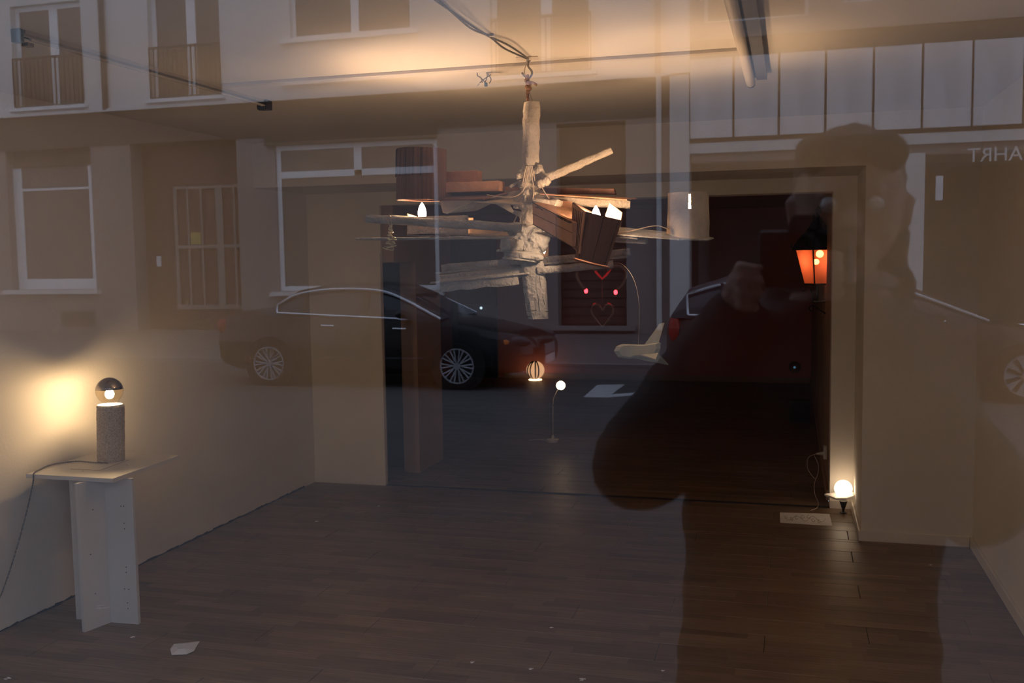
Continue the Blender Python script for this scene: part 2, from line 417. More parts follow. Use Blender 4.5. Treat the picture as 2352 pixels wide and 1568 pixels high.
# the ragged black gap where the left wall meets the floor
g = G(); ys = [1.0+i*.06 for i in range(int(5.6/.06))]; f = lambda a: .004+abs(random.gauss(0, .006))
for ya, yb in zip(ys[:-1], ys[1:]):
    a, b_ = (f(0), f(0)) if not g.v else (lastw, f(0)); lastw = b_
    ha, hb = random.uniform(.004, .013), random.uniform(.004, .013)
    g.add([(XL, ya, 0), (XL+a, ya, .001), (XL+b_, yb, .001), (XL, yb, 0), (XL+.001, ya, ha), (XL+.001, yb, hb)], [(0, 3, 2, 1), (0, 4, 5, 3), (4, 1, 2, 5), (0, 1, 4), (3, 5, 2)])
struct('trim_2', g, m_dark)

# ================================================================= CEILING FITTINGS
# left track
t = thing('track_light', P(325, 172, Z=ZC), 'thin wall-side ceiling rail with glass tube, running towards the window at left', 'track light')
a, b_ = Vector((-2.47, 2.80, ZC)), Vector((-2.46, 4.40, ZC))
G().box((-2.485, 2.82, ZC-.012), (-2.455, 4.40, ZC)).build('rail', m_lamphousing, t)
G().tube([(-2.455, 2.84, ZC-.028), (-2.455, 4.38, ZC-.028)], .006).build('glass_tube', m_tube, t, smooth=True)
G().tube([(-2.478, 2.84, ZC-.020), (-2.478, 4.38, ZC-.020)], .003).build('wire', m_black, t)
G().box((-2.49, 2.79, ZC-.045), (-2.455, 2.815, ZC)).build('end_fitting', mat('blue_grey_plastic', (.10, .16, .20), .4, noise=(9, .1)), t, bevel=.004)
G().box((-2.495, 4.375, ZC-.045), (-2.44, 4.43, ZC)).box((-2.48, 4.36, ZC-.052), (-2.45, 4.375, ZC-.01)).build('end_fitting', m_black, t, bevel=.004)
G().box((-2.475, 2.822, ZC-.052), (-2.45, 2.85, ZC-.040)).build('contact', m_metal, t)
# right batten
t = thing('batten_light', (-.145, 3.2, ZC), 'unlit white fluorescent batten on the ceiling right of the chandelier', 'ceiling light')
G().box((-.20, 1.6, ZC-.02), (-.152, 4.50, ZC)).build('housing', m_lamphousing, t, bevel=.004)
G().tube([(-.178, 1.65, ZC-.038), (-.178, 4.50, ZC-.038)], .020, 14).build('tube', m_trim, t, smooth=True)
G().box((-.151, 1.6, ZC-.034), (-.108, 4.47, ZC)).build('shaded_side', mat('housing_shade_grey', (.16, .17, .20), .4, noise=(6, .1)), t)  # shadow side of the housing, its shade given as blue-grey colour
G().tube([(-.178, 4.50, ZC-.038), (-.178, 4.54, ZC-.038)], .018, 14).build('end_cap', m_black, t, smooth=True)
# transverse trunking
o = G().box((-2.40, 3.92, ZC-.014), (-.20, 3.955, ZC)).build('cable_trunking', m_trim, bevel=.002)
tag(o, 'slim grey trunking crossing the ceiling behind the chandelier hook', 'trunking')
# double cable and tape to the hook
HK = P(1213, 138, Z=ZC)
t = thing('ceiling_cable', P(1100, 70, Z=ZC), 'pair of slack grey cables slung under ceiling to the chandelier hook', 'cable')
cA = [P(985, -14, Z=ZC-.004), P(1000, 0, Z=ZC-.012), P(1040, 28, Z=ZC-.012), P(1085, 60, Z=ZC-.010), P(1128, 85, Z=ZC-.006), P(1170, 105, Z=ZC-.012), P(1213, 134, Z=ZC-.006)]
cB = [P(990, -14, Z=ZC-.004), P(1010, 2, Z=ZC-.016), P(1045, 34, Z=ZC-.022), P(1083, 66, Z=ZC-.020), P(1124, 84, Z=ZC-.008), P(1160, 112, Z=ZC-.024), P(1213, 136, Z=ZC-.006)]
G().tube(curve_pts(cA, 6), .0034, 6).build('cable', m_cord, t, smooth=True)
G().tube(curve_pts(cB, 6), .0034, 6).build('cable', m_cord, t, smooth=True)
G().slab([P(980, -6, Z=ZC-.006), P(1028, -3, Z=ZC-.006), P(1027, 4, Z=ZC-.006), P(985, 6, Z=ZC-.006)], (0, 0, .005)).build('tape', m_sheet, t)
c = P(1128, 80, Z=ZC-.003); G().box(c-Vector((.012, .008, .006)), c+Vector((.012, .008, .003))).build('clip', m_sheet, t)
# loose wires on the ceiling
c = P(1110, 165, Z=ZC)
t = thing('wire_stub', c, 'tuft of loose dark wire ends poking from the ceiling left of hook', 'wires')
def WQ(px, py, dy=0): return P(px, py, Y=c.y+dy)
for ctrl in [[(1096, 167), (1097, 174), (1104, 178), (1108, 190)], [(1118, 166), (1119, 176), (1114, 190)], [(1097, 174), (1108, 182), (1117, 194)], [(1128, 171), (1113, 181), (1102, 190)], [(1121, 170), (1128, 182), (1124, 191)]]:
    G().tube(curve_pts([WQ(*q, random.uniform(-.01, .01)) for q in ctrl], 5), .0022, 6).build('wire_end', m_cord, t, smooth=True)
cc = WQ(1116, 193); G().box(cc-Vector((.006, .006, .010)), cc+Vector((.006, .006, .006))).build('connector', mat('blue_connector', (.05, .10, .16), .4, noise=(9, .1)), t, bevel=.002)
cc = WQ(1101, 192); g = G()
for i in range(9): g.tube([cc, cc+Vector((random.uniform(-.014, .010), random.uniform(-.01, .01), random.uniform(-.016, .0)))], .0007, 4)
g.build('frayed_strands', m_sheet, t)

# ================================================================= CHANDELIER
YC = HK.y
def Q(px, py, dy=0): return P(px, py, Y=YC+dy)
hook = thing('ceiling_hook', HK, 'steel ceiling hook with brown rope knot carrying the chandelier', 'hook')
G().tube(curve_pts([Q(1214, 140), Q(1213, 152), Q(1221, 163), Q(1221, 172), Q(1214, 180), Q(1206, 178), Q(1199, 167)], 8), .0042, 10).build('hook_bar', m_metal, hook, smooth=True)
G().lathe(Q(1214, 141), [(.008, 0), (.009, .003), (.009, .006), (.005, .009)], 14).build('nut', m_metal, hook, smooth=True)
G().slab([P(1185, 132, Z=ZC-.0025), P(1235, 130, Z=ZC-.0025), P(1236, 138, Z=ZC-.0025), P(1186, 139, Z=ZC-.0025)], (0, 0, .002)).build('tape', m_trim, hook)
CH = thing('chandelier', Q(1218, 500), 'hand-made chandelier of whitened beams and cardboard boxes hanging mid-room', 'chandelier')
def add_rough(name, a, b, wd, ht, mt=m_plaster, **k): return rough(a, b, wd, ht, **k).build(name, mt, CH, smooth=True, angle=60)
# rope
g = G(); ctrl = curve_pts([Q(1212, 172), Q(1209, 185), Q(1214, 200), Q(1211, 212), Q(1213, 235)], 10)
for k in range(3):
    g.tube([p + .0035*Vector((math.cos(i*.7+k*2.1), math.sin(i*.7+k*2.1), 0)) for i, p in enumerate(ctrl)], .0036, 6)
g.build('rope', m_rope, CH, smooth=True)
g = G()
for (x, y, r) in [(1210, 184, .011), (1215, 192, .012), (1212, 200, .012), (1216, 203, .010), (1213, 212, .008), (1211, 176, .008)]: g.ball(Q(x, y, random.uniform(-.004, .004)), r, 12, 8)
g.build('knot', m_rope, CH, smooth=True)
G().tube(curve_pts([Q(1214, 190, -.006), Q(1224, 190, -.01), Q(1233, 195, -.012)], 5), .0055, 8).build('rope_tail', m_rope, CH, smooth=True)
G().tube(curve_pts([Q(1209, 145), Q(1205, 165), Q(1212, 195), Q(1217, 215), Q(1224, 236)], 6), .0016, 6).build('cable', m_cable, CH, smooth=True)
# upper post
add_rough('upper_post', Q(1221, 235), Q(1219, 380), .048, .048, rot=math.radians(38), jit=.0018, seg=14)
# hub
random.seed(3)
g = G()
for (x, y, r, dy) in [(1215, 392, .03, 0), (1213, 410, .036, .0), (1222, 425, .036, .02), (1205, 422, .03, 0), (1215, 445, .036, 0), (1212, 465, .04, .01), (1222, 478, .036, .0), (1215, 498, .038, 0), (1228, 505, .03, .02), (1200, 400, .018, -.01), (1240, 398, .02, .01), (1248, 410, .024, .02), (1206, 510, .022, 0), (1233, 450, .03, .03), (1190, 460, .022, .01)]:
    g.ball(Q(x, y, dy), r, 12, 8)
for i in range(10):
    a = random.uniform(0, 6.28); y = random.uniform(395, 505); p = Q(1216, y)
    capsule(g, p, p+Vector((.062*math.cos(a), .05*math.sin(a), random.uniform(-.012, .012))), .010, .007, 8)
o = g.build('hub', m_plaster, CH, smooth=True, angle=180); remesh(o, .005, 2)
tx = bpy.data.textures.new('clump', 'CLOUDS'); tx.noise_scale = .012
dm = o.modifiers.new('rough', 'DISPLACE'); dm.texture = tx; dm.strength = .012; dm.texture_coords = 'GLOBAL'
g = G()
for (x, y, r, dy) in [(1185, 530, .035, 0), (1205, 545, .05, .0), (1228, 550, .05, .0), (1215, 570, .05, 0), (1240, 560, .035, .0), (1190, 560, .03, 0), (1225, 590, .04, 0), (1195, 590, .032, -.02), (1210, 612, .03, 0), (1180, 598, .022, -.02), (1250, 548, .024, 0), (1213, 525, .03, 0)]:
    g.ball(Q(x, y, dy), r, 12, 8)
o = g.build('lower_hub', m_plaster2, CH, smooth=True, angle=180); remesh(o, .005, 2)
dm = o.modifiers.new('rough', 'DISPLACE'); dm.texture = tx; dm.strength = .016; dm.texture_coords = 'GLOBAL'
# branches at the top
add_rough('branch', Q(1232, 420, .02), Q(1404, 345, .10), .030, .028, taper=.78, seg=14)
add_rough('stub', Q(1225, 398), Q(1185, 406, -.03), .024, .018)
add_rough('stub', Q(1222, 400), Q(1243, 384, -.02), .022, .02)
add_rough('stub', Q(1235, 425, -.03), Q(1262, 413, -.03), .03, .022)
add_rough('slat', Q(1172, 430, .02), Q(1215, 408, .02), .03, .008)
# brown boards on the right
G().slab([Q(1228, 430, .05), Q(1410, 433, .06), Q(1413, 446, .06), Q(1228, 443, .05)], (0, .035, 0)).build('brown_board', m_carddark, CH, bevel=.002)
G().slab([Q(1240, 447, -.07), Q(1440, 460, -.02), Q(1462, 457, .10), Q(1262, 445, .14)], (0, 0, .004)).build('brown_board', m_card, CH)
G().slab([Q(1160, 428, .05), Q(1228, 430, .05), Q(1228, 441, .05), Q(1160, 438, .05)], (0, .03, 0)).build('brown_board', m_card, CH)
# long whitened beams through the hub, upper level
add_rough('beam', Q(1205, 457, -.02), Q(1447, 470, .08), .034, .026, seg=14)
add_rough('stub', Q(1225, 463, -.04), Q(1292, 470, -.05), .034, .026, m_plaster)
G().plate([Q(1000, 456, .0), Q(1190, 455, .05), Q(1200, 470, -.05), Q(1110, 462, -.07)], .005).build('white_board', m_paper, CH)
G().slab([Q(1135, 452, .03), Q(1180, 438, .05), Q(1212, 436, .05), Q(1205, 462, .02), Q(1150, 462, .0)], (0, .006, 0)).build('white_board', m_paper, CH)
# folded triangular wing
G().plate([Q(1009, 458, -.05), Q(1088, 461, -.04), Q(1027, 491, -.05), Q(1017, 488, -.055)], .004).build('wing_flap', m_paper, CH)
G().plate([Q(1088, 461, -.03), Q(1135, 464, .02), Q(1095, 484, .03), Q(1030, 490, -.03)], .004).build('wing_flap', m_plaster2, CH)
g = G(); g.slab([Q(1130, 464, .0), Q(1170, 467, .0), Q(1177, 482, 0), Q(1196, 486, 0), Q(1200, 499, 0), Q(1232, 512, 0), Q(1225, 518, 0), Q(1190, 497, 0)], (0, .008, 0)); g.build('strut', m_paper, CH)
# left cardboard tower: fluted shade, open at top
def shade(name, cx, cy_t, cy_b, rad, mt, dy, n=40, flute=.0025, inner=m_cardin, tilt=None):
    top = Q(cx, cy_t, dy); bot = Q(cx, cy_b, dy); hgt = (top-bot).length; ax = (top-bot).normalized()
    g = G(); prof_o = []; secs = []
    u = ax.cross(Vector((0, 1, 0))).normalized(); v = ax.cross(u)
    def ring(c, r, fl):
        return [c + (r + (fl if j % 2 else 0))*(math.cos(2*math.pi*j/n)*u + math.sin(2*math.pi*j/n)*v) for j in range(n)]
    g.loft([ring(bot, rad, flute), ring(top, rad, flute)], caps=False)
    g.loft([ring(bot, rad-.004, 0), ring(top, rad-.004, 0)], caps=False)
    a = ring(top, rad, flute); b2 = ring(top, rad-.004, 0); g.add(a+b2, [(j, (j+1) % n, n+(j+1) % n, n+j) for j in range(n)])
    a = ring(bot, rad, flute); b2 = ring(bot, rad-.004, 0); g.add(a+b2, [(j, (j+1) % n, n+(j+1) % n, n+j) for j in range(n)])
    return g, top, bot
g, top, bot = shade('shade', 968, 343, 460, .1, m_carddark, -.04, n=72)
tower = g.build('cardboard_tower', m_carddark, CH)
for k in range(6):
    a = math.radians(200+k*18); p0 = bot+Vector((.1028*math.cos(a), .1028*math.sin(a), .095)); p1 = top+Vector((.1028*math.cos(a), .1028*math.sin(a), -.001))
    G().tube([p0, p1], .0014, 4).build('seam', m_crack, tower)
G().box(bot+Vector((-.03, -.03, .08)), bot+Vector((.03, .03, .088))).build('bulb_shelf', m_card, tower)
# stepped boxes and their base board
G().box(Q(1020, 394, .07), Q(1108, 420, .13)).build('cardboard_box', m_card, CH, bevel=.0015)
G().box(Q(1022, 419, -.02), Q(1160, 441, .07)).build('cardboard_box', m_card, CH, bevel=.0015)
G().slab([Q(985, 462, -.10), Q(1110, 459, -.08), Q(1165, 444, .02), Q(1165, 444, .08), Q(960, 446, .10), Q(930, 458, -.02)], (0, 0, .006)).build('base_board', m_carddark, CH)
# left long beams and the shelf box with the naked bulb
add_rough('beam', Q(841, 501, -.12), Q(1200, 524, -.05), .032, .028, m_plaster2, seg=16)
add_rough('slat', Q(818, 549, -.12), Q(1185, 545, -.04), .03, .007, m_plaster2, taper=1.6, jit=.001)
G().slab([Q(935, 498, .02), Q(1075, 494, .02), Q(1075, 541, .02), Q(935, 541, .02)], (0, .006, 0)).build('shelf_board', m_plaster2, CH, bevel=.001)
G().slab([Q(935, 540, .02), Q(1080, 540, .02), Q(1080, 538, .13), Q(935, 538, .13)], (0, 0, .006)).build('shelf_board', m_cardin, CH)
G().slab([Q(1075, 500, .13), Q(1087, 500, .13), Q(1087, 540, .13), Q(1075, 540, .13)], (0, .005, 0)).build('shelf_board', m_cardin, CH)
G().slab([Q(1078, 526, .06), Q(1180, 531, .05), Q(1180, 541, .05), Q(1078, 541, .06)], (0, .005, 0)).build('shelf_board', m_cardin, CH)
G().plate([Q(935, 490, .08), Q(957, 497, .08), Q(938, 500, .08)], .003).build('paper_scrap', m_cardin, CH)
def candle(c, mt, s=1.0, name='bulb'):
    return G().lathe(c, [(.001, -.001), (.010*s, .0), (.012*s, .006*s), (.0165*s, .018*s), (.0185*s, .030*s), (.017*s, .044*s), (.012*s, .060*s), (.006*s, .071*s), (.001, .078*s)], 20).build(name, mt, CH, smooth=True, angle=180)
c = Q(970, 506, .055); candle(c, m_bulb_low, .95)
G().lathe(c-Vector((0, 0, .05)), [(.013, 0), (.014, .02), (.012, .049)], 16).build('socket', m_whiteglow, CH, smooth=True)
# bulb inside the tower
c = Vector((bot.x-.045, bot.y-.01, top.z-.078)); candle(c, m_bulb_up)
G().lathe(c-Vector((0, 0, .035)), [(.013, 0), (.014, .02), (.012, .034)], 16).build('socket', m_whiteglow, CH, smooth=True)
# right cylinder on its board, with a slot
sc_, srad = Q(1581, 549, .02), .079
g = G(); n = 56; hgt = (Q(1581, 443, .02)-sc_).length
u = Vector((1, 0, 0)); v = Vector((0, 1, 0))
aslot = None
def rr(c, r, j): a = 2*math.pi*j/n; return c + Vector((r*math.cos(a), r*math.sin(a), 0))
slot_j = {int(n*.775)}
zs = [0, .35*hgt, .64*hgt, hgt]
vv = []; ff = []
for zi in zs:
    for r in (srad*(1+.02*math.sin(zi*30)), srad-.003):
        vv += [rr(sc_+Vector((0, 0, zi)), r, j) for j in range(n)]
for k in range(len(zs)-1):
    for j in range(n):
        if k == 2 and j in slot_j: continue
        j2 = (j+1) % n; o0, i0, o1, i1 = 2*k*n, (2*k+1)*n, 2*(k+1)*n, (2*k+3)*n
        ff += [(o0+j, o0+j2, o1+j2, o1+j), (i0+j, i0+j2, i1+j2, i1+j)]
        if k == 2: ff.append((o1+j, o1+j2, i1+j2, i1+j))
g.add(vv, ff); g.build('paper_cylinder', m_paper, CH, smooth=True)
candle(sc_+Vector((.0, -.01, hgt*.36)), m_bulb2)
G().lathe(sc_+Vector((0, -.01, .003)), [(.02, 0), (.016, .01), (.013, hgt*.34)], 16).build('socket', m_whiteglow, CH, smooth=True)
G().slab([Q(1255, 528, -.03), Q(1420, 541, -.08), Q(1560, 552, -.09), Q(1625, 553, -.05), Q(1640, 549, .0), Q(1610, 543, .12), Q(1500, 536, .12), Q(1420, 525, .05)], (0, 0, .006)).build('right_board', m_plaster2, CH, bevel=.002)
add_rough('beam', Q(1250, 535, .03), Q(1486, 553, .0), .03, .022, m_plaster2, seg=12)
add_rough('slat', Q(1250, 530, -.06), Q(1466, 547, -.05), .02, .008, m_plaster2)
G().tube(curve_pts([Q(1250, 520, -.06), Q(1340, 536, -.07), Q(1430, 533, -.06), Q(1500, 519, -.06), Q(1530, 524, -.06), Q(1541, 528, -.05)], 8), .0022, 6).build('cable', m_cable, CH, smooth=True)
cc = Q(1536, 530, -.05); G().box(cc-Vector((.008, .006, .012)), cc+Vector((.008, .006, .012))).build('connector', m_cardin, CH, bevel=.002)
# tilted cardboard box arm on the near right side
A_, B_, C_, D_ = Q(1223, 466, -.10), Q(1314, 512, -.28), Q(1314, 566, -.28), Q(1224, 514, -.10)
arm = G().slab([A_, B_, C_, D_], (.02, .004, 0)).build('cardboard_arm', m_card, CH)
G().tube([A_.lerp(D_, .5)+Vector((-.001, -.003, 0)), B_.lerp(C_, .42)+Vector((0, -.003, 0))], .0012, 4).build('crease', m_carddark, arm)
p = A_.lerp(B_, .61); q = D_.lerp(C_, .61); G().tube([p+Vector((0, -.0025, 0)), q+Vector((0, -.0025, 0))], .0010, 4).build('crease', m_carddark, arm)
G().tube([A_+Vector((0, -.002, .002)), B_+Vector((0, -.002, .002))], .0016, 4).build('crease', m_crack, arm)
G().tube([D_+Vector((0, -.002, -.001)), C_+Vector((0, -.002, -.001))], .0014, 4).build('crease', m_crack, arm)
g = G(); 
for (x0, y0, x1, y1) in [(1229, 475, 1236, 478), (1233, 473, 1241, 479), (1238, 477, 1246, 483), (1280, 497, 1292, 504), (1288, 499, 1306, 511), (1296, 506, 1311, 512)]:
    g.tube([Q(x0, y0, -.138-.18*(x0-1240)/90), Q(x1, y1, -.138-.18*(x1-1240)/90)], .0014, 4)
g.build('torn_edge', m_crack, arm)['kind'] = 'stuff'
G().slab([Q(1226, 466, -.10), Q(1314, 511, -.28), Q(1314, 482, -.10), Q(1272, 463, .0)], (0, 0, -.004)).build('cardboard_top', m_card, CH)
G().slab([Q(1275, 462, -.04), Q(1314, 484, -.06), Q(1314, 463, -.05), Q(1284, 459, -.04)], (0, .004, 0)).build('cardboard_flap', m_card, CH)
# the tapered half-round shade at its end, leaning outwards
axT = Q(1385, 495, -.26); axB = Q(1358, 600, -.26); ax = (axT-axB).normalized()
uu = (Q(1425, 500, -.26)-Q(1345, 497, -.26)).normalized(); uu = (uu-uu.dot(ax)*ax).normalized(); vv_ = ax.cross(uu)
if vv_.y > 0: vv_ = -vv_
n = 14; R0, R1 = .072, .062
def arc(c, r, k0=0, k1=n): return [c + r*(math.cos(math.pi*(1-j/n))*uu + .9*math.sin(math.pi*(1-j/n))*vv_) for j in range(k0, k1+1)]
g = G()
o1, o2 = arc(axT, R0), arc(axB, R1); i1, i2 = arc(axT, R0-.003), arc(axB, R1-.003); m_ = n+1
g.add(o1+o2+i1+i2, [(j, j+1, m_+j+1, m_+j) for j in range(n)] + [(2*m_+j, 2*m_+j+1, 3*m_+j+1, 3*m_+j) for j in range(n)] + [(j, j+1, 2*m_+j+1, 2*m_+j) for j in range(n)] + [(m_+j, m_+j+1, 3*m_+j+1, 3*m_+j) for j in range(n)])
lean = g.build('leaning_shade', m_carddark, CH)
for fr in (4, 8, 12):
    a, b2 = arc(axT, R0+.001)[fr], arc(axB, R1+.001)[fr]; G().tube([a, b2], .0012, 4).build('seam', m_crack, lean)
# its left cheek, ribbed
ch0, ch1, ch2, ch3 = Q(1314, 467, -.23), Q(1343, 486, -.31), Q(1331, 583, -.31), Q(1313, 566, -.23)
ck = G().slab([ch0, ch1, ch2, ch3], (.004, .004, 0)).build('cheek', m_card, lean)
for k in range(1, 7):
    f_ = k/7; a = ch0.lerp(ch1, f_)+Vector((-.001, -.002, -.006)); b2 = ch3.lerp(ch2, f_)+Vector((-.001, -.002, .004)); a = a.lerp(b2, random.uniform(0, .06)); G().tube([a, b2], .0011, 4).build('rib', m_crack, CH)
G().slab([Q(1314, 466, -.23), Q(1318, 464, -.23), Q(1362, 487, -.16), Q(1343, 486, -.31)], (0, 0, -.003)).build('cheek_rim', m_carddark, lean)
# back wall of the shade catching the bulb's light
G().slab([Q(1400, 466, -.19), Q(1429, 488, -.26), Q(1424, 520, -.26), Q(1385, 510, -.19)], (.003, .003, 0)).build('inner_flap', m_card, lean)
G().slab([Q(1330, 480, -.16), Q(1400, 500, -.18), Q(1380, 590, -.20), Q(1330, 575, -.18)], (0, .003, 0)).build('back_flap', m_card, lean)
bb = [axB-ax*.004 + 1.12*R1*(math.cos(2*math.pi*j/24)*uu+.95*math.sin(2*math.pi*j/24)*vv_) for j in range(24)]
G().slab(bb, -ax*.006).build('shade_base', m_carddark, lean)
c = Q(1369, 519, -.25); candle(c, m_bulb, .95)
G().lathe(c-Vector((0, 0, .035)), [(.013, 0), (.014, .02), (.012, .034)], 16).build('socket', m_whiteglow, CH, smooth=True)
# the lit bracket low in the hub and the bulb that lights it
c = Q(1246, 568, .075); candle(c-Vector((0, 0, .03)), m_bulb_small, .8)
g = G().slab([Q(1252, 557, .05), Q(1259, 557, .05), Q(1259, 588, .05), Q(1253, 590, .05), Q(1232, 580, .05), Q(1246, 579, .05), Q(1250, 583, .05), Q(1254, 583, .05), Q(1254, 562, .05), Q(1251, 562, .05)], (0, .004, 0))
g.build('lit_bracket', m_cardin, CH)
# lower tier
add_rough('knuckle', Q(1200, 566, .0), Q(1160, 561, -.16), .04, .036, m_plaster2)
add_rough('slat', Q(1143, 575, -.14), Q(1230, 582, -.05), .03, .007, m_plaster2, jit=.001)
add_rough('block', Q(1160, 584, -.12), Q(1245, 592, -.06), .05, .02, m_plaster2)
add_rough('slat', Q(1156, 592, -.14), Q(1230, 600, -.07), .03, .008, m_plaster2, jit=.001)
add_rough('beam', Q(1016, 618, .02), Q(1215, 602, .02), .03, .034, m_plaster2, seg=12)
add_rough('slat', Q(1003, 627, .0), Q(1200, 612, .01), .05, .007, m_plaster2, jit=.001)
add_rough('beam', Q(1012, 642, -.07), Q(1205, 624, -.04), .03, .034, m_plaster2, seg=12)
add_rough('slat', Q(992, 650, -.12), Q(1217, 627, -.06), .055, .007, m_plaster2, jit=.0012)
add_rough('beam', Q(1012, 655, -.12), Q(1190, 640, -.08), .025, .042, m_plaster2, taper=.9, seg=12)
add_rough('beam', Q(1215, 604, .04), Q(1447, 579, .08), .03, .026, m_plaster2, seg=14)
add_rough('slat', Q(1230, 608, .03), Q(1440, 590, .06), .04, .007, m_plaster2, jit=.001)
add_rough('beam', Q(1235, 621, -.05), Q(1408, 606, .0), .028, .024, m_plaster2, seg=12)
# cracked bottom block
blk = rough(Q(1222, 600, -.03), Q(1236, 732, -.03), .076, .060, jit=.0015, taper=.85, seg=8, rot=math.radians(25)).build('bottom_block', m_plaster2, CH, smooth=True, angle=50)
for (x0, y0, x1, y1) in [(1200, 660, 1211, 661), (1207, 672, 1208, 692), (1217, 677, 1226, 677), (1238, 632, 1243, 662), (1235, 675, 1239, 712), (1208, 715, 1232, 713), (1246, 680, 1251, 700), (1208, 727, 1219, 727), (1253, 715, 1259, 715), (1205, 695, 1216, 696), (1240, 625, 1252, 624), (1213, 700, 1213, 712)]:
    z = -.075 if x0 < 1250 else -.06
    G().tube([Q(x0, y0, z), Q(x1, y1, z)], .0011, 4).build('crack', m_crack, CH)
# wires running down from the post
for ctrl in [[(1210, 381), (1204, 400), (1199, 428)], [(1214, 381), (1211, 405), (1204, 432), (1185, 450), (1150, 452), (1118, 447)], [(1212, 382), (1206, 415), (1200, 440), (1175, 453), (1140, 451)],
             [(1218, 381), (1222, 410), (1226, 435), (1224, 456)], [(1221, 383), (1226, 402), (1228, 415)], [(1240, 420), (1250, 440), (1261, 456)], [(1213, 478), (1200, 500), (1200, 514), (1212, 519), (1225, 515)], [(1192, 485), (1185, 500), (1180, 511)], [(1168, 524), (1130, 538), (1075, 537)]]:
    G().tube(curve_pts([Q(x, y, -.07) for x, y in ctrl], 6), .0022, 6).build('wire', m_cable, CH, smooth=True)

# wire ornament hung from the left beam
c = Q(897, 545, -.12)
t = thing('wire_ornament', c, 'small knotted ball of twisted clear wire hanging from chandelier\'s left beam', 'ornament')
G().tube(curve_pts([Q(895, 493, -.145), Q(890, 500, -.145), Q(892, 512, -.14), Q(897, 520, -.13), Q(898, 505, -.145), Q(897, 494, -.145)], 6), .0011, 5).build('hanger', m_cable, t, smooth=True)
random.seed(11); m_wire = mat('crystal_wire', (.78, .70, .48), .25, metal=.2, noise=(60, .3))
ctrl = []
for i in range(46):
    k = i/46; py = 515+55*k; rad = (5+20*max(0, (k-.3))*1.3)
    a = i*2.4; ctrl.append(Q(897+rad*math.cos(a)*random.uniform(.6, 1), py+random.uniform(-7, 7), -.12+.028*math.sin(a)*(.3+k)))
G().tube(curve_pts(ctrl, 6), .0022, 5).build('wire_tangle', m_wire, t, smooth=True)

# cardboard shuttle on a string
c = Q(1467, 805, -.12)
SH = thing('paper_shuttle', c, 'small whitened cardboard space glider hanging on a string below chandelier', 'model')
m_shut = mat('shuttle_card', (.38, .38, .32), .85, noise=(30, .1))
def SQ(px, py, dy=0): return Q(px, py, -.12+dy)
g = G()
out = [(1410, 806), (1416, 795), (1428, 790), (1480, 791), (1515, 786), (1517, 800), (1510, 812), (1480, 820), (1445, 824), (1420, 820)]
secs = []
for dy, s in ((-.016, .8), (-.008, 1), (.008, 1), (.016, .8)):
    cx, cy = 1466, 806; secs.append([SQ(cx+(x-cx)*(s if s < 1 else 1), cy+(y-cy)*s, dy) for x, y in out])
g.loft(secs); g.build('fuselage', m_shut, SH)
G().slab([SQ(1480, 791), SQ(1515, 743), SQ(1526, 741), SQ(1512, 790)], (0, .003, 0)).build('tail_fin', m_shut, SH)
G().slab([SQ(1448, 817, -.01), SQ(1470, 815, -.05), SQ(1506, 826, -.07), SQ(1512, 812, -.012)], (0, 0, .003)).build('wing', m_shut, SH)
G().slab([SQ(1452, 822, .01), SQ(1535, 838, .06), SQ(1512, 812, .012)], (0, 0, .003)).build('wing', m_shut, SH)
G().slab([SQ(1513, 788, -.004), SQ(1518, 787, -.004), SQ(1512, 830, -.004), SQ(1504, 829, -.004)], (0, .003, 0)).build('rear_flap', m_shut, SH)
G().tube(curve_pts([Q(1404, 603, .0), Q(1430, 607, -.06), Q(1455, 640, -.10), Q(1467, 690, -.12), Q(1468, 750, -.12), Q(1466, 790, -.12)], 10), .0006, 5).build('string', m_cable, SH, smooth=True)

# ================================================================= PEDESTAL AND LAMP
ped_c = Vector((-3.03, 3.81, 0)); ZT = .70
ped = thing('pedestal', ped_c, 'white board pedestal with square top and crossed legs at left wall', 'pedestal')
T = [P(59, 1088, Z=ZT), P(259, 1099, Z=ZT), P(412, 1045, Z=ZT), P(225, 1037, Z=ZT)]
G().slab(T, (0, 0, -.019)).build('table_top', m_white, ped, bevel=.0012)
a = P(195, 1452, Z=0); b2 = P(255, 1429, Z=0); dirA = (b2-a).normalized(); 
side = dirA.cross(Vector((0, 0, 1))).normalized()
cross_ = b2
A0 = a; A1 = a + dirA*.27
G().slab([A0, A0+side*-.019, A1+side*-.019, A1], (0, 0, ZT-.0195)).build('cross_leg', m_white, ped, bevel=.001)
e1 = P(318, 1434, Z=0); dB = (e1-cross_).normalized(); sB = Vector((-dB.y, dB.x, 0))
e0 = P(190, 1418, Z=0)
G().slab([cross_+dB*.0005, e1, e1+sB*.019, cross_+dB*.0005+sB*.019], (0, 0, ZT-.0195)).build('cross_leg', m_white, ped, bevel=.001)
q0 = cross_-side*.0195; e0 = q0-dB*.17
G().slab([e0, q0, q0+sB*.019, e0+sB*.019], (0, 0, ZT-.0195)).build('cross_leg', m_white, ped, bevel=.001)
for (x, y, wh) in [(213, 1170, 0), (208, 1273, 0), (219, 1363, 0), (278, 1162, 1), (284, 1162, 1), (285, 1201, 1), (286, 1214, 1), (290, 1302, 1), (290, 1314, 1), (286, 1352, 1), (296, 1353, 1), (293, 1384, 1), (294, 1397, 1)]:
    if wh:   # on the face of leg B
        nrm = sB; base = cross_
    else:
        nrm = side; base = A0
    r_ = ray(x, y); tt = (base-Vector((0, 0, H))).dot(nrm)/r_.dot(nrm); p = Vector((0, 0, H))+tt*r_
    back = -nrm if (nrm.dot(Vector((0, 0, H))-base) < 0) else nrm
    G().lathe(p-back*.001, [(.0026, 0), (.0026, .0018)], 8, axis=back).build('screw_hole', m_crack, ped)
g = G()
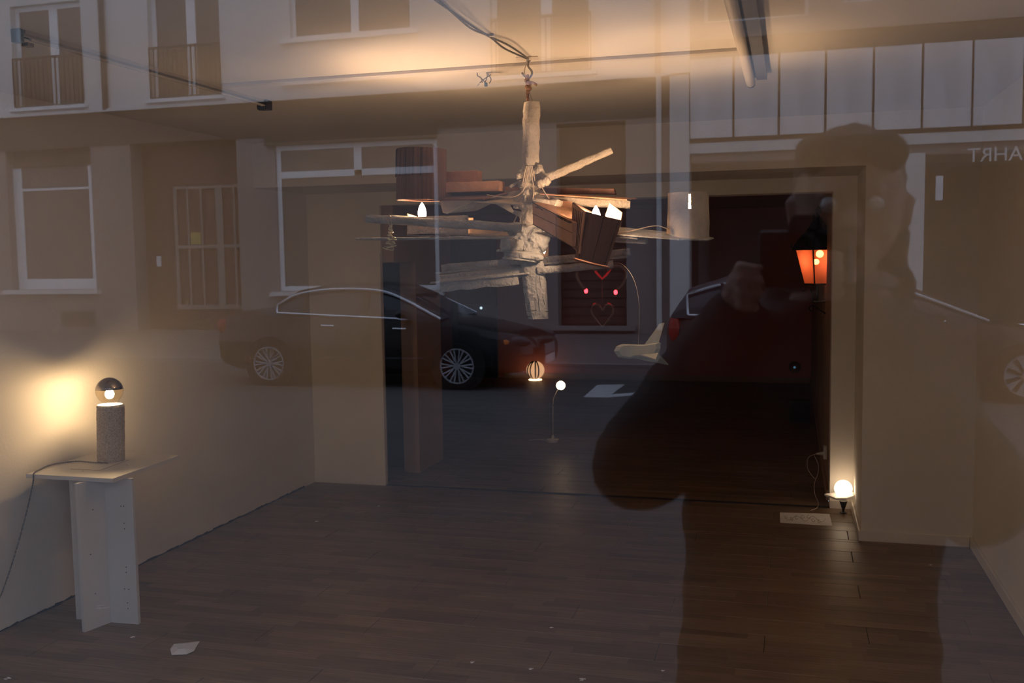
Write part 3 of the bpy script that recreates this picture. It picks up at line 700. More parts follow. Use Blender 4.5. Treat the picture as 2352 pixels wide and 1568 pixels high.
for (x0, y0, x1, y1) in [(222, 1392, 240, 1389), (226, 1398, 252, 1394), (220, 1397, 232, 1395)]:
    pp = []
    for (x, y) in ((x0, y0), (x1, y1)):
        r_ = ray(x, y); tt = (A0-Vector((0, 0, H))).dot(side)/r_.dot(side); pp.append(Vector((0, 0, H))+(tt-.002)*r_)
    g.tube(pp, .0022, 5)
o = g.build('white_smear', m_sheet, ped); o['kind'] = 'stuff'  # thin white dashes across the leg
# inlaid line on top
l1 = [P(*q, Z=ZT) for q in [(163, 1077), (229, 1080), (297, 1056)]]
G().tube([p+Vector((0, 0, .0002)) for p in l1], .0008, 4).build('inlay_line', m_pencil, ped)
for q in [(285, 1051), (292, 1068), (190, 1081)]:
    G().lathe(P(*q, Z=ZT), [(.003, 0), (.003, .0006)], 8).build('screw_hole', m_crack, ped)
lb = P(253, 1061, Z=ZT); lb += Vector((0, 0, 0))
Dl = (lb-Vector((0, 0, H))); 
def LQ(px, py): return P(px, py, Y=lb.y+.02)
LC = P(255, 1057, Z=ZT); LC.z = ZT+.0005
lamp = thing('table_lamp', LC, 'felt column table lamp with lit half-mirrored globe bulb on the pedestal', 'lamp')
def LZ(py): return P(256, py, Y=LC.y).z
zt = LZ(932); rad = .5*(P(282, 1000, Y=LC.y)-P(230, 1000, Y=LC.y)).x
random.seed(5); g = G(); n = 60; m_ = 56; secs = []
for i in range(m_+1):
    z = ZT+.0005+(zt-ZT)*i/m_; secs.append([(LC.x+(rad*.96+random.uniform(0, .0035))*math.cos(2*math.pi*j/n)+.012*(i/m_), LC.y+(rad*.96+random.uniform(0, .0035))*math.sin(2*math.pi*j/n), z) for j in range(n)])
g.loft(secs); g.build('felt_column', m_fuzz, lamp, smooth=True, angle=180)
LX = LC.x+.010
G().lathe((LX, LC.y, zt), [(rad*.86, 0), (rad*.92, .003), (rad*.88, .008), (rad*.4, .011), (.016, .013)], 30).build('lamp_collar', m_whiteglow, lamp, smooth=True)
zb = LZ(897); br = .5*(P(286, 897, Y=LC.y)-P(234, 897, Y=LC.y)).x
def cap(lo, hi, r, n=28, m=10):
    return [(r*math.cos(lo+(hi-lo)*i/m), r*math.sin(lo+(hi-lo)*i/m)) for i in range(m+1)]
G().lathe((LX, LC.y, zb), [(.014, -br*1.12), (.016, -br*.95)]+cap(-1.2, .12, br), 28).build('bulb_glass', m_glassbulb, lamp, smooth=True, angle=180)
G().lathe((LX, LC.y, zb), cap(.12, 1.57, br*1.002), 28).build('mirror_crown', m_mirror, lamp, smooth=True, angle=180)
G().ball((LX, LC.y, zb-br*.26), .021, 16, 10, (1, 1, 1.1)).build('filament', m_core, lamp, smooth=True, angle=180)
# cord
def edge_pt(px, py, z): return P(px, py, Z=z)
e_ = P(104, 1072, Z=ZT)
c0 = [P(247, 1063, Z=ZT+.005), P(215, 1062, Z=ZT+.005), P(180, 1059, Z=ZT+.005), P(140, 1063, Z=ZT+.005), P(112, 1069, Z=ZT+.006), P(92, 1078, Z=ZT+.006)]
out_ = Vector((-.0, -.012, 0)); pe = P(80, 1089, Z=ZT-.002); 
c0 += [pe+Vector((0, -.006, .004)), Vector((pe.x-.002, pe.y-.012, ZT-.04)), P(60, 1180, X=-3.40), P(35, 1270, X=-3.40), P(12, 1340, X=-3.40), P(-12, 1390, X=-3.405), Vector((-3.39, 3.3, .03)), Vector((-3.38, 3.0, .006)), Vector((-3.36, 2.6, .006))]
cp = curve_pts(c0, 30); g = G()
for k in range(2):
    g.tube([p + .0022*Vector((math.cos(i*.9+k*math.pi), math.sin(i*.9+k*math.pi)*.7, math.sin(i*.9+k*math.pi)*.7)) for i, p in enumerate(cp)], .0023, 5)
g.build('power_cord', m_cord, lamp, smooth=True)

# ================================================================= THINGS ON THE FLOOR
def crumple(c, pts, h, name, label):
    g = G(); random.seed(4)
    P_ = [P(*q, Z=.004) for q in pts]; n = len(P_); cen = sum(P_, Vector())/n+Vector((0, 0, h))
    mid = [p.lerp(cen, .5)+Vector((0, 0, random.uniform(.3, 1.0)*h)) for p in P_]
    g.add(P_+mid+[cen], [(i, (i+1) % n, n+(i+1) % n, n+i) for i in range(n)]+[(n+i, n+(i+1) % n, 2*n) for i in range(n)])
    o = g.build(name, m_sheet); s = o.modifiers.new('thick', 'SOLIDIFY'); s.thickness = .0012; tag(o, label, 'paper')
crumple(None, [(391, 1490), (400, 1478), (425, 1476), (459, 1472), (450, 1486), (446, 1494), (428, 1502), (394, 1503)], .007, 'paper_scrap', 'crumpled white paper scrap lying on the floor right of the pedestal')
# tiny white flecks
random.seed(21); fleck = None
FL = ['white paper fleck on the floor just right of the pedestal foot', 'white paper fleck low in the middle, second from the bottom edge', 'largest white paper fleck, at the bottom edge of the floor',
      'white paper fleck alone on the floor near the right wall', 'white paper fleck in the middle of the floor, farthest of the central ones', 'white paper fleck left of centre at the bottom of the floor',
      'white paper fleck at the foot of the reflected coat\'s left edge', 'white paper fleck on the floor near the far left corner', 'faintest white paper fleck, on the floor before the side doorway', 'white paper fleck in the bottom left corner of the floor']
for (px, py, sz), lab in zip([(305, 1463, .011), (1220, 1536, .011), (1338, 1560, .015), (2138, 1297, .009), (1267, 1441, .009), (1085, 1521, .010), (1523, 1540, .009), (728, 1197, .012), (870, 1162, .008), (18, 1558, .014)], FL):
    c = P(px, py, Z=.0004)
    if fleck is None:
        g = G()
        for k, (dx, dy) in enumerate([(-.4, .55), (.35, .35), (-.2, -.5)]):
            g.slab([(sz*(dx-.5), sz*(dy-.28), 0), (sz*(dx+.5), sz*(dy-.15), 0), (sz*(dx+.42), sz*(dy+.25), 0), (sz*(dx-.45), sz*(dy+.18), 0)], (0, 0, .0008+.0004*k))
        g.slab([(-.4*sz, -.4*sz, 0), (.0*sz, -.45*sz, 0), (.35*sz, .4*sz, 0), (-.2*sz, .5*sz, 0)], (0, 0, .0004))
        fleck = g.build('paper_fleck', m_sheet, origin=(0, 0, 0)); o = fleck; s0 = sz
    else:
        o = fleck.copy(); COL.objects.link(o)
    o.location = c; o.scale = (sz/s0, sz/s0, 1); o.rotation_euler = (0, 0, random.uniform(-.4, .4))
    tag(o, lab, 'paper', 'white flecks scattered on the floor')
pts = [P(1791, 1177, Z=.001), P(1905, 1180, Z=.001), P(1912, 1208, Z=.001), P(1792, 1200, Z=.001)]
t = thing('drawing_sheet', pts[0].lerp(pts[2], .5), 'white sheet with faint pencil sketch on the floor before the threshold', 'paper')
G().slab(pts, (0, 0, .0012)).build('sheet', m_sheet, t)
g = G(); random.seed(9)
def SP(u_, v_): 
    a = pts[0].lerp(pts[1], u_); b3 = pts[3].lerp(pts[2], u_); p = a.lerp(b3, v_); p.z = .0026; return p
for k in range(7):
    u0, v0 = .12+.11*k+random.uniform(-.02, .02), random.uniform(.3, .7)
    g.tube([SP(u0+.035*math.cos(i*.7)*random.uniform(.5, 1.1), v0+.2*math.sin(i*.7)*random.uniform(.5, 1)) for i in range(9)], .0012, 4)
g.tube([SP(.1+.8*i/20, .5+.25*math.sin(i*.8)) for i in range(21)], .001, 4)
g.build('pencil_sketch', m_pencil, t)
# globe lamp with white tray and black spike foot
GC = P(1937, 1178, Z=0)
GY = GC.y
def GQ(px, py, dy=0): return P(px, py, Y=GY+dy)
t = thing('globe_lamp', GC, 'lit white globe lamp on a small tray and black cone foot by the opening', 'lamp')
G().lathe(GC+Vector((0, 0, .004)), [(.006, 0), (.008, .02), (.026, GQ(1937, 1150).z-.004)], 20).build('cone_foot', m_black, t, smooth=True)
G().lathe(GC, [(.022, 0), (.022, .005), (.006, .008)], 20).build('foot_disc', m_black, t, smooth=True)
G().slab([GQ(1893, 1138, .02), GQ(1920, 1148, -.07), GQ(1945, 1148, -.08), GQ(1961, 1142, -.05), GQ(1961, 1134, .05), GQ(1920, 1134, .07)], (0, 0, .012)).build('tray', m_whiteglow, t, bevel=.002)
G().ball(GQ(1937, 1122), .5*(GQ(1958, 1122)-GQ(1916, 1122)).x, 32, 18).build('globe', m_globe, t, smooth=True, angle=180)
t = thing('wall_socket', P(1894, 1040, X=.25), 'small white socket with plug and cable loops on the wall beyond the opening', 'socket')
sY = P(1894, 1040, X=.249).y
SK = Vector((.25, 7.35, P(1893, 1038, Y=7.35).z))
W[t] = SK; t.location = SK
G().box(SK-Vector((.022, .04, .045)), SK+Vector((0, .04, .045))).build('socket_plate', m_trim, t, bevel=.004)
G().tube([SK+Vector((-.022, 0, -.01)), SK+Vector((-.07, -.01, -.012))], .014, 10, r1=.007).build('plug', m_trim, t, smooth=True)
def KQ(px, py, Y=7.3): return P(px, py, Y=Y)
G().tube(curve_pts([SK+Vector((-.07, -.01, -.012)), KQ(1857, 1050), KQ(1854, 1070), KQ(1860, 1085, 7.2), KQ(1874, 1098, 7.1), KQ(1880, 1070, 7.2), KQ(1870, 1045, 7.3)], 8), .0022, 5).build('cable_loop', m_trim, t, smooth=True)
G().tube(curve_pts([KQ(1874, 1098, 7.1), KQ(1870, 1115, 7.0), P(1872, 1135, Z=.02), P(1880, 1155, Z=.004), P(1876, 1166, Z=.004), P(1862, 1172, Z=.006)], 8), .0022, 5).build('cable_tail', m_trim, t, smooth=True)

# ================================================================= BACK ROOM THINGS
# street lantern on the right-hand wall
LY = 7.9
def NQ(px, py, dy=0): return P(px, py, Y=LY+dy)
LNc = NQ(1878, 600); sc_px = (NQ(1979, 600)-NQ(1879, 600)).length/100
lan = thing('lantern', Vector((LNc.x, LNc.y, NQ(1878, 655).z)), 'black street lantern with lit amber panes bracketed on the far right wall', 'lantern')
def zpx(py): return NQ(1878, py).z
zR, zB_, = zpx(572), zpx(652); hwT, hwB = 46*sc_px, 27*sc_px; cx, cy = LNc.x, LNc.y
rot = math.radians(32)
def sq(h, z, c_=None): 
    return [Vector((cx+h*1.16*math.cos(rot+math.pi/4+k*math.pi/2), cy+h*1.16*math.sin(rot+math.pi/4+k*math.pi/2), z)) for k in range(4)]
tp, bt = sq(hwT, zR), sq(hwB, zB_)
for k in range(4):
    k2 = (k+1) % 4
    G().tube([tp[k], bt[k]], .006, 6).build('frame_bar', m_black, lan)
    G().tube([tp[k], tp[k2]], .007, 6).build('frame_bar', m_black, lan)
    G().tube([bt[k], bt[k2]], .007, 6).build('frame_bar', m_black, lan)
    G().plate([tp[k], tp[k2], bt[k2], bt[k]], .002).build('amber_pane', m_amber, lan)
g = G(); secs = []
for h_, py in [(54, 574), (53, 568), (38, 545), (24, 530), (14, 512), (9, 503), (8, 500)]: secs.append(sq(h_*sc_px, zpx(py)))
g.loft(secs); g.build('roof', m_black, lan)
G().lathe((cx, cy, zpx(503)), [(.026, 0), (.02, .006), (.012, .012), (.02, .02), (.012, .028), (.010, .034), (.024, .05), (.028, .06), (.022, .075), (.010, .09), (.003, .10)], 16).build('finial', m_black, lan, smooth=True)
for s_ in sq(55*sc_px, zpx(568)): G().lathe(s_, [(.007, 0), (.005, .02), (.001, .034)], 8).build('corner_spike', m_black, lan)
G().tube([(cx, cy, zB_), (cx, cy, zpx(690))], .008, 8).build('stem', m_black, lan)
G().ball(NQ(1883, 583), .028, 16, 10).build('bulb', m_lantern_bulb, lan, smooth=True, angle=180)
G().ball(NQ(1875, 601, .03), .022, 16, 10).build('bulb', m_lantern_bulb, lan, smooth=True, angle=180)
G().tube([(cx, cy, zB_+.01), (cx, cy, zpx(612))], .010, 8).build('bulb_holder', m_black, lan)
G().tube([Vector((cx-.05, cy, zpx(660))), Vector((cx-.03, cy, zpx(692))), Vector((cx, cy, zpx(693))), Vector((.25, cy, zpx(692)))], .007, 6).build('bracket_arm', m_black, lan)
G().tube(curve_pts([Vector((.25, cy, zpx(720))), Vector((.16, cy, zpx(702))), Vector((.13, cy, zpx(708))), Vector((.15, cy, zpx(716)))], 6), .006, 6).build('bracket_scroll', m_black, lan)
cR = NQ(1845, 662); g = G(); g.tube([cR+Vector((.019*math.cos(a*.5), 0, .019*math.sin(a*.5))) for a in range(13)], .004, 6); g.build('pull_ring', m_black, lan)
G().tube([cR+Vector((.015, 0, .012)), Vector((cx-.08, cy, zB_))], .004, 6).build('ring_link', m_black, lan)
# neon hearts
HY = 9.5
def HQ(px, py): return P(px, py, Y=HY)
t = thing('neon_heart', HQ(1383, 645), 'large open tube heart, its lower ends glowing red, hung in back room', 'neon light')
m_htube = mat('dark_glass_tube', (.36, .25, .26), .25, noise=(9, .2))
left_ = [(1346, 664), (1336, 655), (1327, 640), (1325, 626), (1333, 613), (1346, 609), (1358, 612), (1368, 622)]
G().tube(curve_pts([HQ(*q) for q in left_], 6), .016, 10).build('tube', m_htube, t, smooth=True)
G().tube(curve_pts([HQ(2*1383-x-2, y) for x, y in left_][::-1], 6), .016, 10).build('tube', m_htube, t, smooth=True)
G().tube([HQ(1366, 621), HQ(1375, 632), HQ(1383, 640), HQ(1392, 632), HQ(1402, 619)], .010, 10).build('tube_notch', m_redsoft, t, smooth=True)
G().ball(HQ(1346, 668), .018, 12, 8, (1, 1, 1.3)).build('glowing_end', m_red, t, smooth=True)
G().ball(HQ(1414, 671), .018, 12, 8, (1, 1, 1.3)).build('glowing_end', m_red, t, smooth=True)
G().tube([HQ(1383, 640), HQ(1383, 697)], .0022, 5).build('hanging_wire', m_htube, t)
zt_ = 2.25; top_ = HQ(1383, 600); G().tube([HQ(1383, 640)+Vector((0, .012, 0)), Vector((HQ(1383, 640).x, HY+.012, zt_))], .0015, 5).build('suspension_wire', m_black, t)
t = thing('neon_heart', HQ(1384, 725), 'small dark closed tube heart hanging under the larger heart', 'neon light')
hp = [(1384, 750), (1370, 733), (1360, 718), (1359, 706), (1367, 699), (1377, 701), (1384, 711), (1391, 701), (1401, 699), (1408, 707), (1407, 720), (1396, 736), (1384, 750)]
G().tube(curve_pts([HQ(*q) for q in hp], 5), .010, 10).build('tube', m_htube, t, smooth=True)
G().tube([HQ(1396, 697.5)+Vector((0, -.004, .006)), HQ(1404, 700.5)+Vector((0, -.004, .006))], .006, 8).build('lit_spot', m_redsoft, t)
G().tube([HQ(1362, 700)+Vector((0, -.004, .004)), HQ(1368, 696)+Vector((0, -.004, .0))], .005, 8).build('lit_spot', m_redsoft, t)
# slatted ball lamp by the far wall
BC = P(1230, 873, Z=0); BC.y -= .12; BC = P(1230, 872, Z=.0)
rb = .5*(P(1250, 850, Y=BC.y)-P(1210, 850, Y=BC.y)).x; bc = Vector((BC.x, BC.y, rb+.012))
t = thing('ball_lamp', (bc.x, bc.y, 0), 'glowing paper ball lamp with dark curved slats on far floor', 'lamp')
G().ball(bc, rb, 28, 16).build('paper_ball', m_ball, t, smooth=True, angle=180)
for a0 in (-.75, -.35, .25, .62):
    pts_ = []
    for i in range(13):
        th = -1.3+2.6*i/12; pts_.append(bc+Vector(((rb+.003)*math.cos(th)*math.sin(a0), -(rb+.003)*math.cos(th)*math.cos(a0), (rb+.003)*math.sin(th))))
    G().tube(pts_, .010, 6).build('slat', m_black, t)
G().lathe((bc.x, bc.y-.01, 0), [(.09, 0), (.09, .008), (.05, .014)], 24).build('floor_glow', emitter('painted_floor_glow', (1, .6, .3), 6), t, smooth=True)  # emissive disc imitating the lamp's reflection on the floor
# small stand lamp
SC = P(1270, 1014, Z=0); sY2 = SC.y
t = thing('stand_lamp', SC, 'tiny thin-stemmed lamp with round bulb on the back room floor', 'lamp')
G().lathe(SC, [(.058, 0), (.058, .022), (.02, .03), (.008, .06)], 28).build('base', m_white, t, smooth=True)
def TQ(px, py): return P(px, py, Y=sY2)
G().tube([TQ(1270, 1005), TQ(1270, 930), TQ(1271, 915), TQ(1280, 897), TQ(1286, 893)], .0035, 6).build('stem', m_trim, t, smooth=True)
G().tube([TQ(1257, 930), TQ(1272, 930)], .004, 6).build('cross_bar', m_black, t)
G().ball(TQ(1288, 885), .5*(TQ(1298, 885)-TQ(1278, 885)).x, 20, 12).build('bulb', emitter('small_globe_glow', (1, .66, .36), 14), t, smooth=True, angle=180)
G().lathe(TQ(1286, 895), [(.018, -.012), (.020, .006)], 12).build('bulb_cap', m_black, t)
G().tube(curve_pts([TQ(1262, 1013), P(1240, 1009, Z=.004), P(1215, 1011, Z=.004)], 5), .003, 5).build('cord', m_trim, t)
# black box
b0 = P(1837, 971, Z=0); o = thing('black_box', b0, 'plain black cube speaker standing by the back room wall', 'speaker')
hw = .5*(P(1861, 971, Y=b0.y)-P(1812, 971, Y=b0.y)).x; hh = P(1837, 921, Y=b0.y).z
G().box((b0.x-hw, b0.y, 0), (b0.x+hw*.9, b0.y+hw*1.8, hh)).build('cabinet', m_black, o, bevel=.006)
G().box((b0.x-hw*.88, b0.y-.006, .02), (b0.x+hw*.78, b0.y, hh-.02)).build('grille', m_crack, o)
# small glass disc on far wall
c = P(1825, 843, Y=13.2); t = thing('glass_disc', c, 'small round amber glass with a blue glint on far wall', 'ornament')
G().lathe(c, [(.07, 0), (.075, .02), (.06, .04)], 24, axis=(0, 1, 0)).build('rim', m_door, t, smooth=True)
G().lathe(c-Vector((0, .01, 0)), [(.035, 0), (.04, .012)], 24, axis=(0, 1, 0)).build('lens', m_amber, t)
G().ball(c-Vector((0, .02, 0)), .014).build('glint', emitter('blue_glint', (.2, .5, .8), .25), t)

# ================================================================= STREET (seen in the window's reflection)
FY = my(22.5)                                # front of the houses opposite
FR = my(22.2)
GZ, RZ = -.08, -.15
struct('pavement', G().box((-45, -1.7, -.3), (30, .62, GZ)), m_pave)
struct('road', G().box((-45, -14.6, -.5), (30, -1.7, RZ)), m_road)
struct('pavement_far', G().box((-45, FY-.5, -.5), (30, -14.6, -.10)), m_pave)
for k in range(-14, 9):
    pass
kerb = struct('kerb', G().box((-45, -1.84, -.3), (30, -1.70, GZ-.002)), mat('kerb_stone', (.30, .28, .27), .8, noise=(2, .1)))
kerb2 = struct('kerb_far', G().box((-45, -14.60, -.3), (30, -14.46, -.085)), mat('kerb_stone_far', (.26, .245, .24), .8, noise=(2, .1)))
g = [M(1340, 912, Z=RZ), M(1372, 884, Z=RZ), M(1435, 883, Z=RZ), M(1395, 913, Z=RZ)]
t = thing('parking_marking', g[0], 'white painted parking bay marks on the road in front of black car', 'road marking')
G().slab(g, (0, 0, .004)).build('paint_block', m_line, t)
g = [M(1395, 913, Z=RZ), M(1398, 906, Z=RZ), M(1517, 898, Z=RZ), M(1516, 903, Z=RZ)]
G().slab(g, (0, 0, .004)).build('paint_line', m_line, t)

def F(px, py): return M(px, py, Y=22.5)
def fx(px, py=400): return F(px, py).x
bl = thing('apartment_house', (-12, FY, -.1), 'pale rendered apartment house across the street, mirrored in the window', 'building')
# left house: upper floors pale, fascia dark, ground floor brownish
up_holes = []
fd = [(-20.05, -17.85, 5.82, 8.5), (-15.85, -13.78, 5.82, 8.5), (-11.85, -8.68, 7.06, 8.5), (-6.75, -4.35, 5.82, 8.5), (-24.6, -22.4, 5.82, 8.5)]
fd2 = [(a, b3, c + 3.1, 11.6) for a, b3, c, d in fd]
holed(G(), -30, -2.2, 5.64, 12.5, fd+fd2, FY-.45, FY).build('upper_wall', m_render_up, bl)
gh = [(-20.5, -17.8, 1.0, 4.74), (-16.58, -13.48, -.1, 4.75), (-12.40, -8.12, .92, 4.55), (-5.22, -3.62, .0, 4.70)]
holed(G(), -30, -2.2, -.2, 4.75, gh, FY-.55, FY-.05).build('ground_wall', m_render_dn, bl)
G().box((-30, FY-.5, 4.75), (-2.2, FY-.02, 5.64)).build('fascia', m_fascia, bl)
G().box((-30, FY, 5.60), (-2.2, FY+.10, 5.68)).build('string_course', m_render_up, bl)
G().box((-30, FY-.9, -.2), (-2.2, FY-.6, 12.4)).build('back_wall', m_fascia, bl)
G().box((-31, FY-1, 12.5), (-2.22, FY+.5, 12.7)).build('eaves', m_render_up, bl)
for (xa, za, xb, zb2) in [(-12.1, 6.96, -8.5, 7.06), (-12.1, 5.95, -8.55, 6.02)]: G().box((xa, FY, za), (xb, FY+.12, zb2)).build('window_sill', m_frame, bl)
def window(x0, x1, z0, z1, yb, mullions=(), transoms=(), fr=.09, glass=m_dglass, name='window', mz=None):
    g = G(); g.box((x0, yb, z0), (x0+fr, yb+.07, z1)).box((x1-fr, yb, z0), (x1, yb+.07, z1)).box((x0+fr, yb, z0), (x1-fr, yb+.07, z0+fr)).box((x0+fr, yb, z1-fr), (x1-fr, yb+.07, z1))
    for mx_, wd in mullions: g.box((mx_-wd/2, yb, mz or z0+fr), (mx_+wd/2, yb+.07, z1-fr))
    xs = [x0+fr]+[v for m_, wd in mullions for v in (m_-wd/2, m_+wd/2)]+[x1-fr]
    for tz, wd in transoms:
        for i in range(0, len(xs), 2): g.box((xs[i], yb+.005, tz-wd/2), (xs[i+1], yb+.065, tz+wd/2))
    o = g.build(name, m_frame, bl)
    for i in range(0, len(xs), 2):
        zc = [z0+fr]+[v for tz, wd in transoms for v in (tz-wd/2, tz+wd/2)]+[z1-fr]
        for j in range(0, len(zc), 2): G().box((xs[i], yb+.02, zc[j]), (xs[i+1], yb+.03, zc[j+1])).build('pane', glass, o)
    return o
def railing(x0, x1, z0, z1, y):
    g = G(); g.box((x0, y, z1-.06), (x1, y+.04, z1)).box((x0, y, z0), (x1, y+.03, z0+.03))
    g.box((x0, y, z0), (x0+.03, y+.04, z1)).box((x1-.03, y, z0), (x1, y+.04, z1))
    n_ = int((x1-x0)/.13)
    r_ = g.build('railing', m_railm, bl)
    for i in range(1, n_): 
        x = x0+(x1-x0)*i/n_
        G().box((x-.018, y+.01, z0+.03), (x+.018, y+.034, z1-.06)).build('baluster', m_railm, r_)
for k, (a, b3, c_, d_) in enumerate(fd+fd2):
    mid = (a+b3)/2
    if c_ in (7.06, 10.16): window(a, b3, c_, d_, FY-.2, [(mid+.08, .20)])
    else:
        window(a, b3, c_, d_, FY-.25, [(mid+.1, .26)], fr=.12)
        railing(a+.02, b3-.02, c_+.04, c_+1.32, FY+.02)
        G().box((a-.15, FY, c_-.08), (b3+.1, FY+.14, c_)).build('window_sill', m_frame, bl)
# ground floor windows
window(-20.5, -17.8, 1.0, 4.74, FY-.35, [], [(3.7, .06)], fr=.28)
G().box((-20.7, FY-.05, .88), (-17.65, FY+.12, .99)).build('window_sill', m_render_up, bl)
G().box((-18.95, FY-.05, .0), (-17.9, FY-.03, .42)).build('cellar_grate', m_fascia, bl)
window(-12.40, -8.12, .92, 4.52, FY-.18, [(-10.2, .20)], [(3.80, .16)], fr=.12, glass=m_dglass, mz=3.86)
G().box((-10.3, FY-.16, .98), (-10.1, FY-.14, 3.75)).build('pane', m_dglass, bl)
G().box((-12.2, FY-.24, 1.04), (-8.3, FY-.2, 3.62)).build('blind', m_blind, bl)
G().box((-12.6, FY-.05, 4.52), (-8.12, FY+.08, 4.74)).build('shutter_box', m_fascia, bl)
G().box((-12.6, FY-.05, .80), (-8.0, FY+.10, .90)).build('window_sill', m_render_up, bl)
G().box((-20.45, FY-.34, 4.30), (-17.85, FY-.24, 4.74)).build('shutter_box', m_fascia, bl)  # dark cover added only to darken the white frame's top
# entrance with muntins
dr = G().box((-16.58, FY-.62, -.1), (-13.48, FY-.56, 4.75)).build('entrance_door', m_door, bl)
for x, wd in [(-15.62, .09), (-15.25, .05), (-14.85, .05), (-14.32, .2), (-13.88, .06), (-13.55, .07)]: G().box((x-wd/2, FY-.56, .55), (x+wd/2, FY-.51, 3.62)).build('muntin', m_render_dn, dr)
for z, wd in [(2.08, .09), (3.62, .08), (.50, .12)]: G().box((-15.65, FY-.555, z-wd/2), (-13.5, FY-.505, z+wd/2)).build('muntin', m_render_dn, dr)
G().box((-15.2, FY-.53, 2.15), (-14.9, FY-.525, 2.45)).build('yellow_notice', mat('yellow_paper', (.55, .42, .10), .7, noise=(9, .05)), dr)
G().box((-16.25, FY-.54, 1.58), (-16.12, FY-.50, 1.85)).build('number_plate', m_frame, dr)
# dark shuttered bay
sh = G().box((-5.22, FY-.5, .0), (-3.62, FY-.4, 4.70)).build('shutter', m_door, bl)
for i in range(22): G().box((-5.2, FY-.4, .1+i*.205), (-3.64, FY-.375, .26+i*.205)).build('shutter_slat', m_door, sh)
G().box((-5.5, FY-.05, -.02), (-3.4, FY+.15, .08)).build('door_step', m_render_dn, bl)
for px in (240, 1512):
    x = fx(px, 120); G().tube([(x, FY+.07, 12.4), (x, FY+.07, 5.66)], .07, 10).build('downpipe', m_fascia if px < 500 else m_render_dn, bl, smooth=True)
x = fx(1514, 300); G().tube([(x, FY+.07, 5.6), (x, FY+.07, 0)], .06, 10).build('downpipe', m_render_up, bl, smooth=True)
G().box((-2.62, FY-.05, -.1), (-2.2, FY+.10, 5.64)).build('corner_pilaster', m_render_up, bl)

# right house with the vehicle entrance
br_ = thing('garage_house', (3, FY, -.1), 'house with panelled band over the vehicle entrance, mirrored at right', 'building')
GX0, GX1 = -2.2, 14
G().box((GX0, FY-.6, 3.90), (GX1, FY-.02, 4.12)).build('lintel', m_render_up, br_)
G().box((GX0, FY-.6, 3.72), (GX1, FY-.15, 3.90)).build('lintel_soffit', m_render_dn, br_)
G().box((GX0, FY-.6, 4.12), (GX1, FY-.15, 4.20)).build('shadow_joint', m_fascia, br_)
G().box((GX0, FY-.6, 4.2), (GX1, FY-.08, 6.0)).build('band_backing', m_fascia, br_)
x = GX0+.02; k = 0
while x < GX1-.1:
    x2 = x+.955; G().box((x, FY-.08, 4.22), (x2-.05, FY+.04+.006*(k % 2), 5.93)).build('panel', m_panel, br_); x = x2; k += 1
G().box((GX0, FY-.6, 6.0), (GX1, FY-.12, 6.35)).build('dark_recess', m_fascia, br_)
wh = [(-1.9, .3, 6.7, 8.6), (1.0, 2.2, 6.9, 8.6), (4.5, 7.0, 6.9, 8.6), (8.5, 11, 6.9, 8.6)]
holed(G(), GX0, GX1, 6.35, 12.5, wh, FY-.5, FY-.05).build('upper_wall', m_render_dn, br_)
for (a, b3, c_, d_) in wh:
    o = G().box((a, FY-.3, c_), (b3, FY-.26, d_)).build('window', m_frame, br_); G().box((a+.08, FY-.255, c_+.08), (b3-.08, FY-.25, d_-.08)).build('pane', m_dglass, o)
for (xa, xb) in [(2.22, 2.66), (8.4, 8.85), (13.5, 14)]: G().box((xa, FY-.5, -.1), (xb, FY-.05, 3.72)).build('column', m_render_up, br_)
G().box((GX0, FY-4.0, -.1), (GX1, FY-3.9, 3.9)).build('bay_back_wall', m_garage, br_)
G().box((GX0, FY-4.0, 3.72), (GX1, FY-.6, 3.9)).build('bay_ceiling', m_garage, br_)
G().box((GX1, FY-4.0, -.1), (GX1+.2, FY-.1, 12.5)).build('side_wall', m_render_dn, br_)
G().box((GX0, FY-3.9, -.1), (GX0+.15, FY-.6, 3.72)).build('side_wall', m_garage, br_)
# lettering: EINFAHRT ends in ...FAHRT at the frame's edge
def text(body, size, loc, rz, mt, parent, ext=.01, name='lettering'):
    cu = bpy.data.curves.new(name, 'FONT'); cu.body = body; cu.size = size; cu.extrude = ext; cu.resolution_u = 3
    tmp = bpy.data.objects.new('tmp', cu); COL.objects.link(tmp)
    dg = bpy.context.evaluated_depsgraph_get(); me = bpy.data.meshes.new_from_object(tmp.evaluated_get(dg)); me.materials.clear()
    bpy.data.objects.remove(tmp); o = link(name, me, mt, parent, loc); o.rotation_euler = (math.pi/2, 0, rz); return o, me
o, me = text('EINFAHRT', .40, (0, 0, 0), math.pi, m_sign, br_)
wd = max(v.co.x for v in me.vertices)
lx = F(2222, 355).x + wd
o.location = Vector((lx, FY+.02, F(2280, 370).z)) - W[br_]
# lantern-like wall lamp hung under the lintel
wl = G().box((2.86, FY+.02, 2.72), (2.99, FY+.12, 3.22)).build('tube_lamp', m_frame, br_)
G().tube([(2.92, FY+.07, 3.22), (2.92, FY+.05, 3.3), (2.78, FY+.03, 3.42)], .025, 6).build('lamp_bracket', m_railm, wl)
G().tube([(2.92, FY+.07, 3.28), (3.15, FY+.05, 3.34), (3.6, FY+.03, 3.48)], .02, 6).build('lamp_bracket', m_railm, wl)

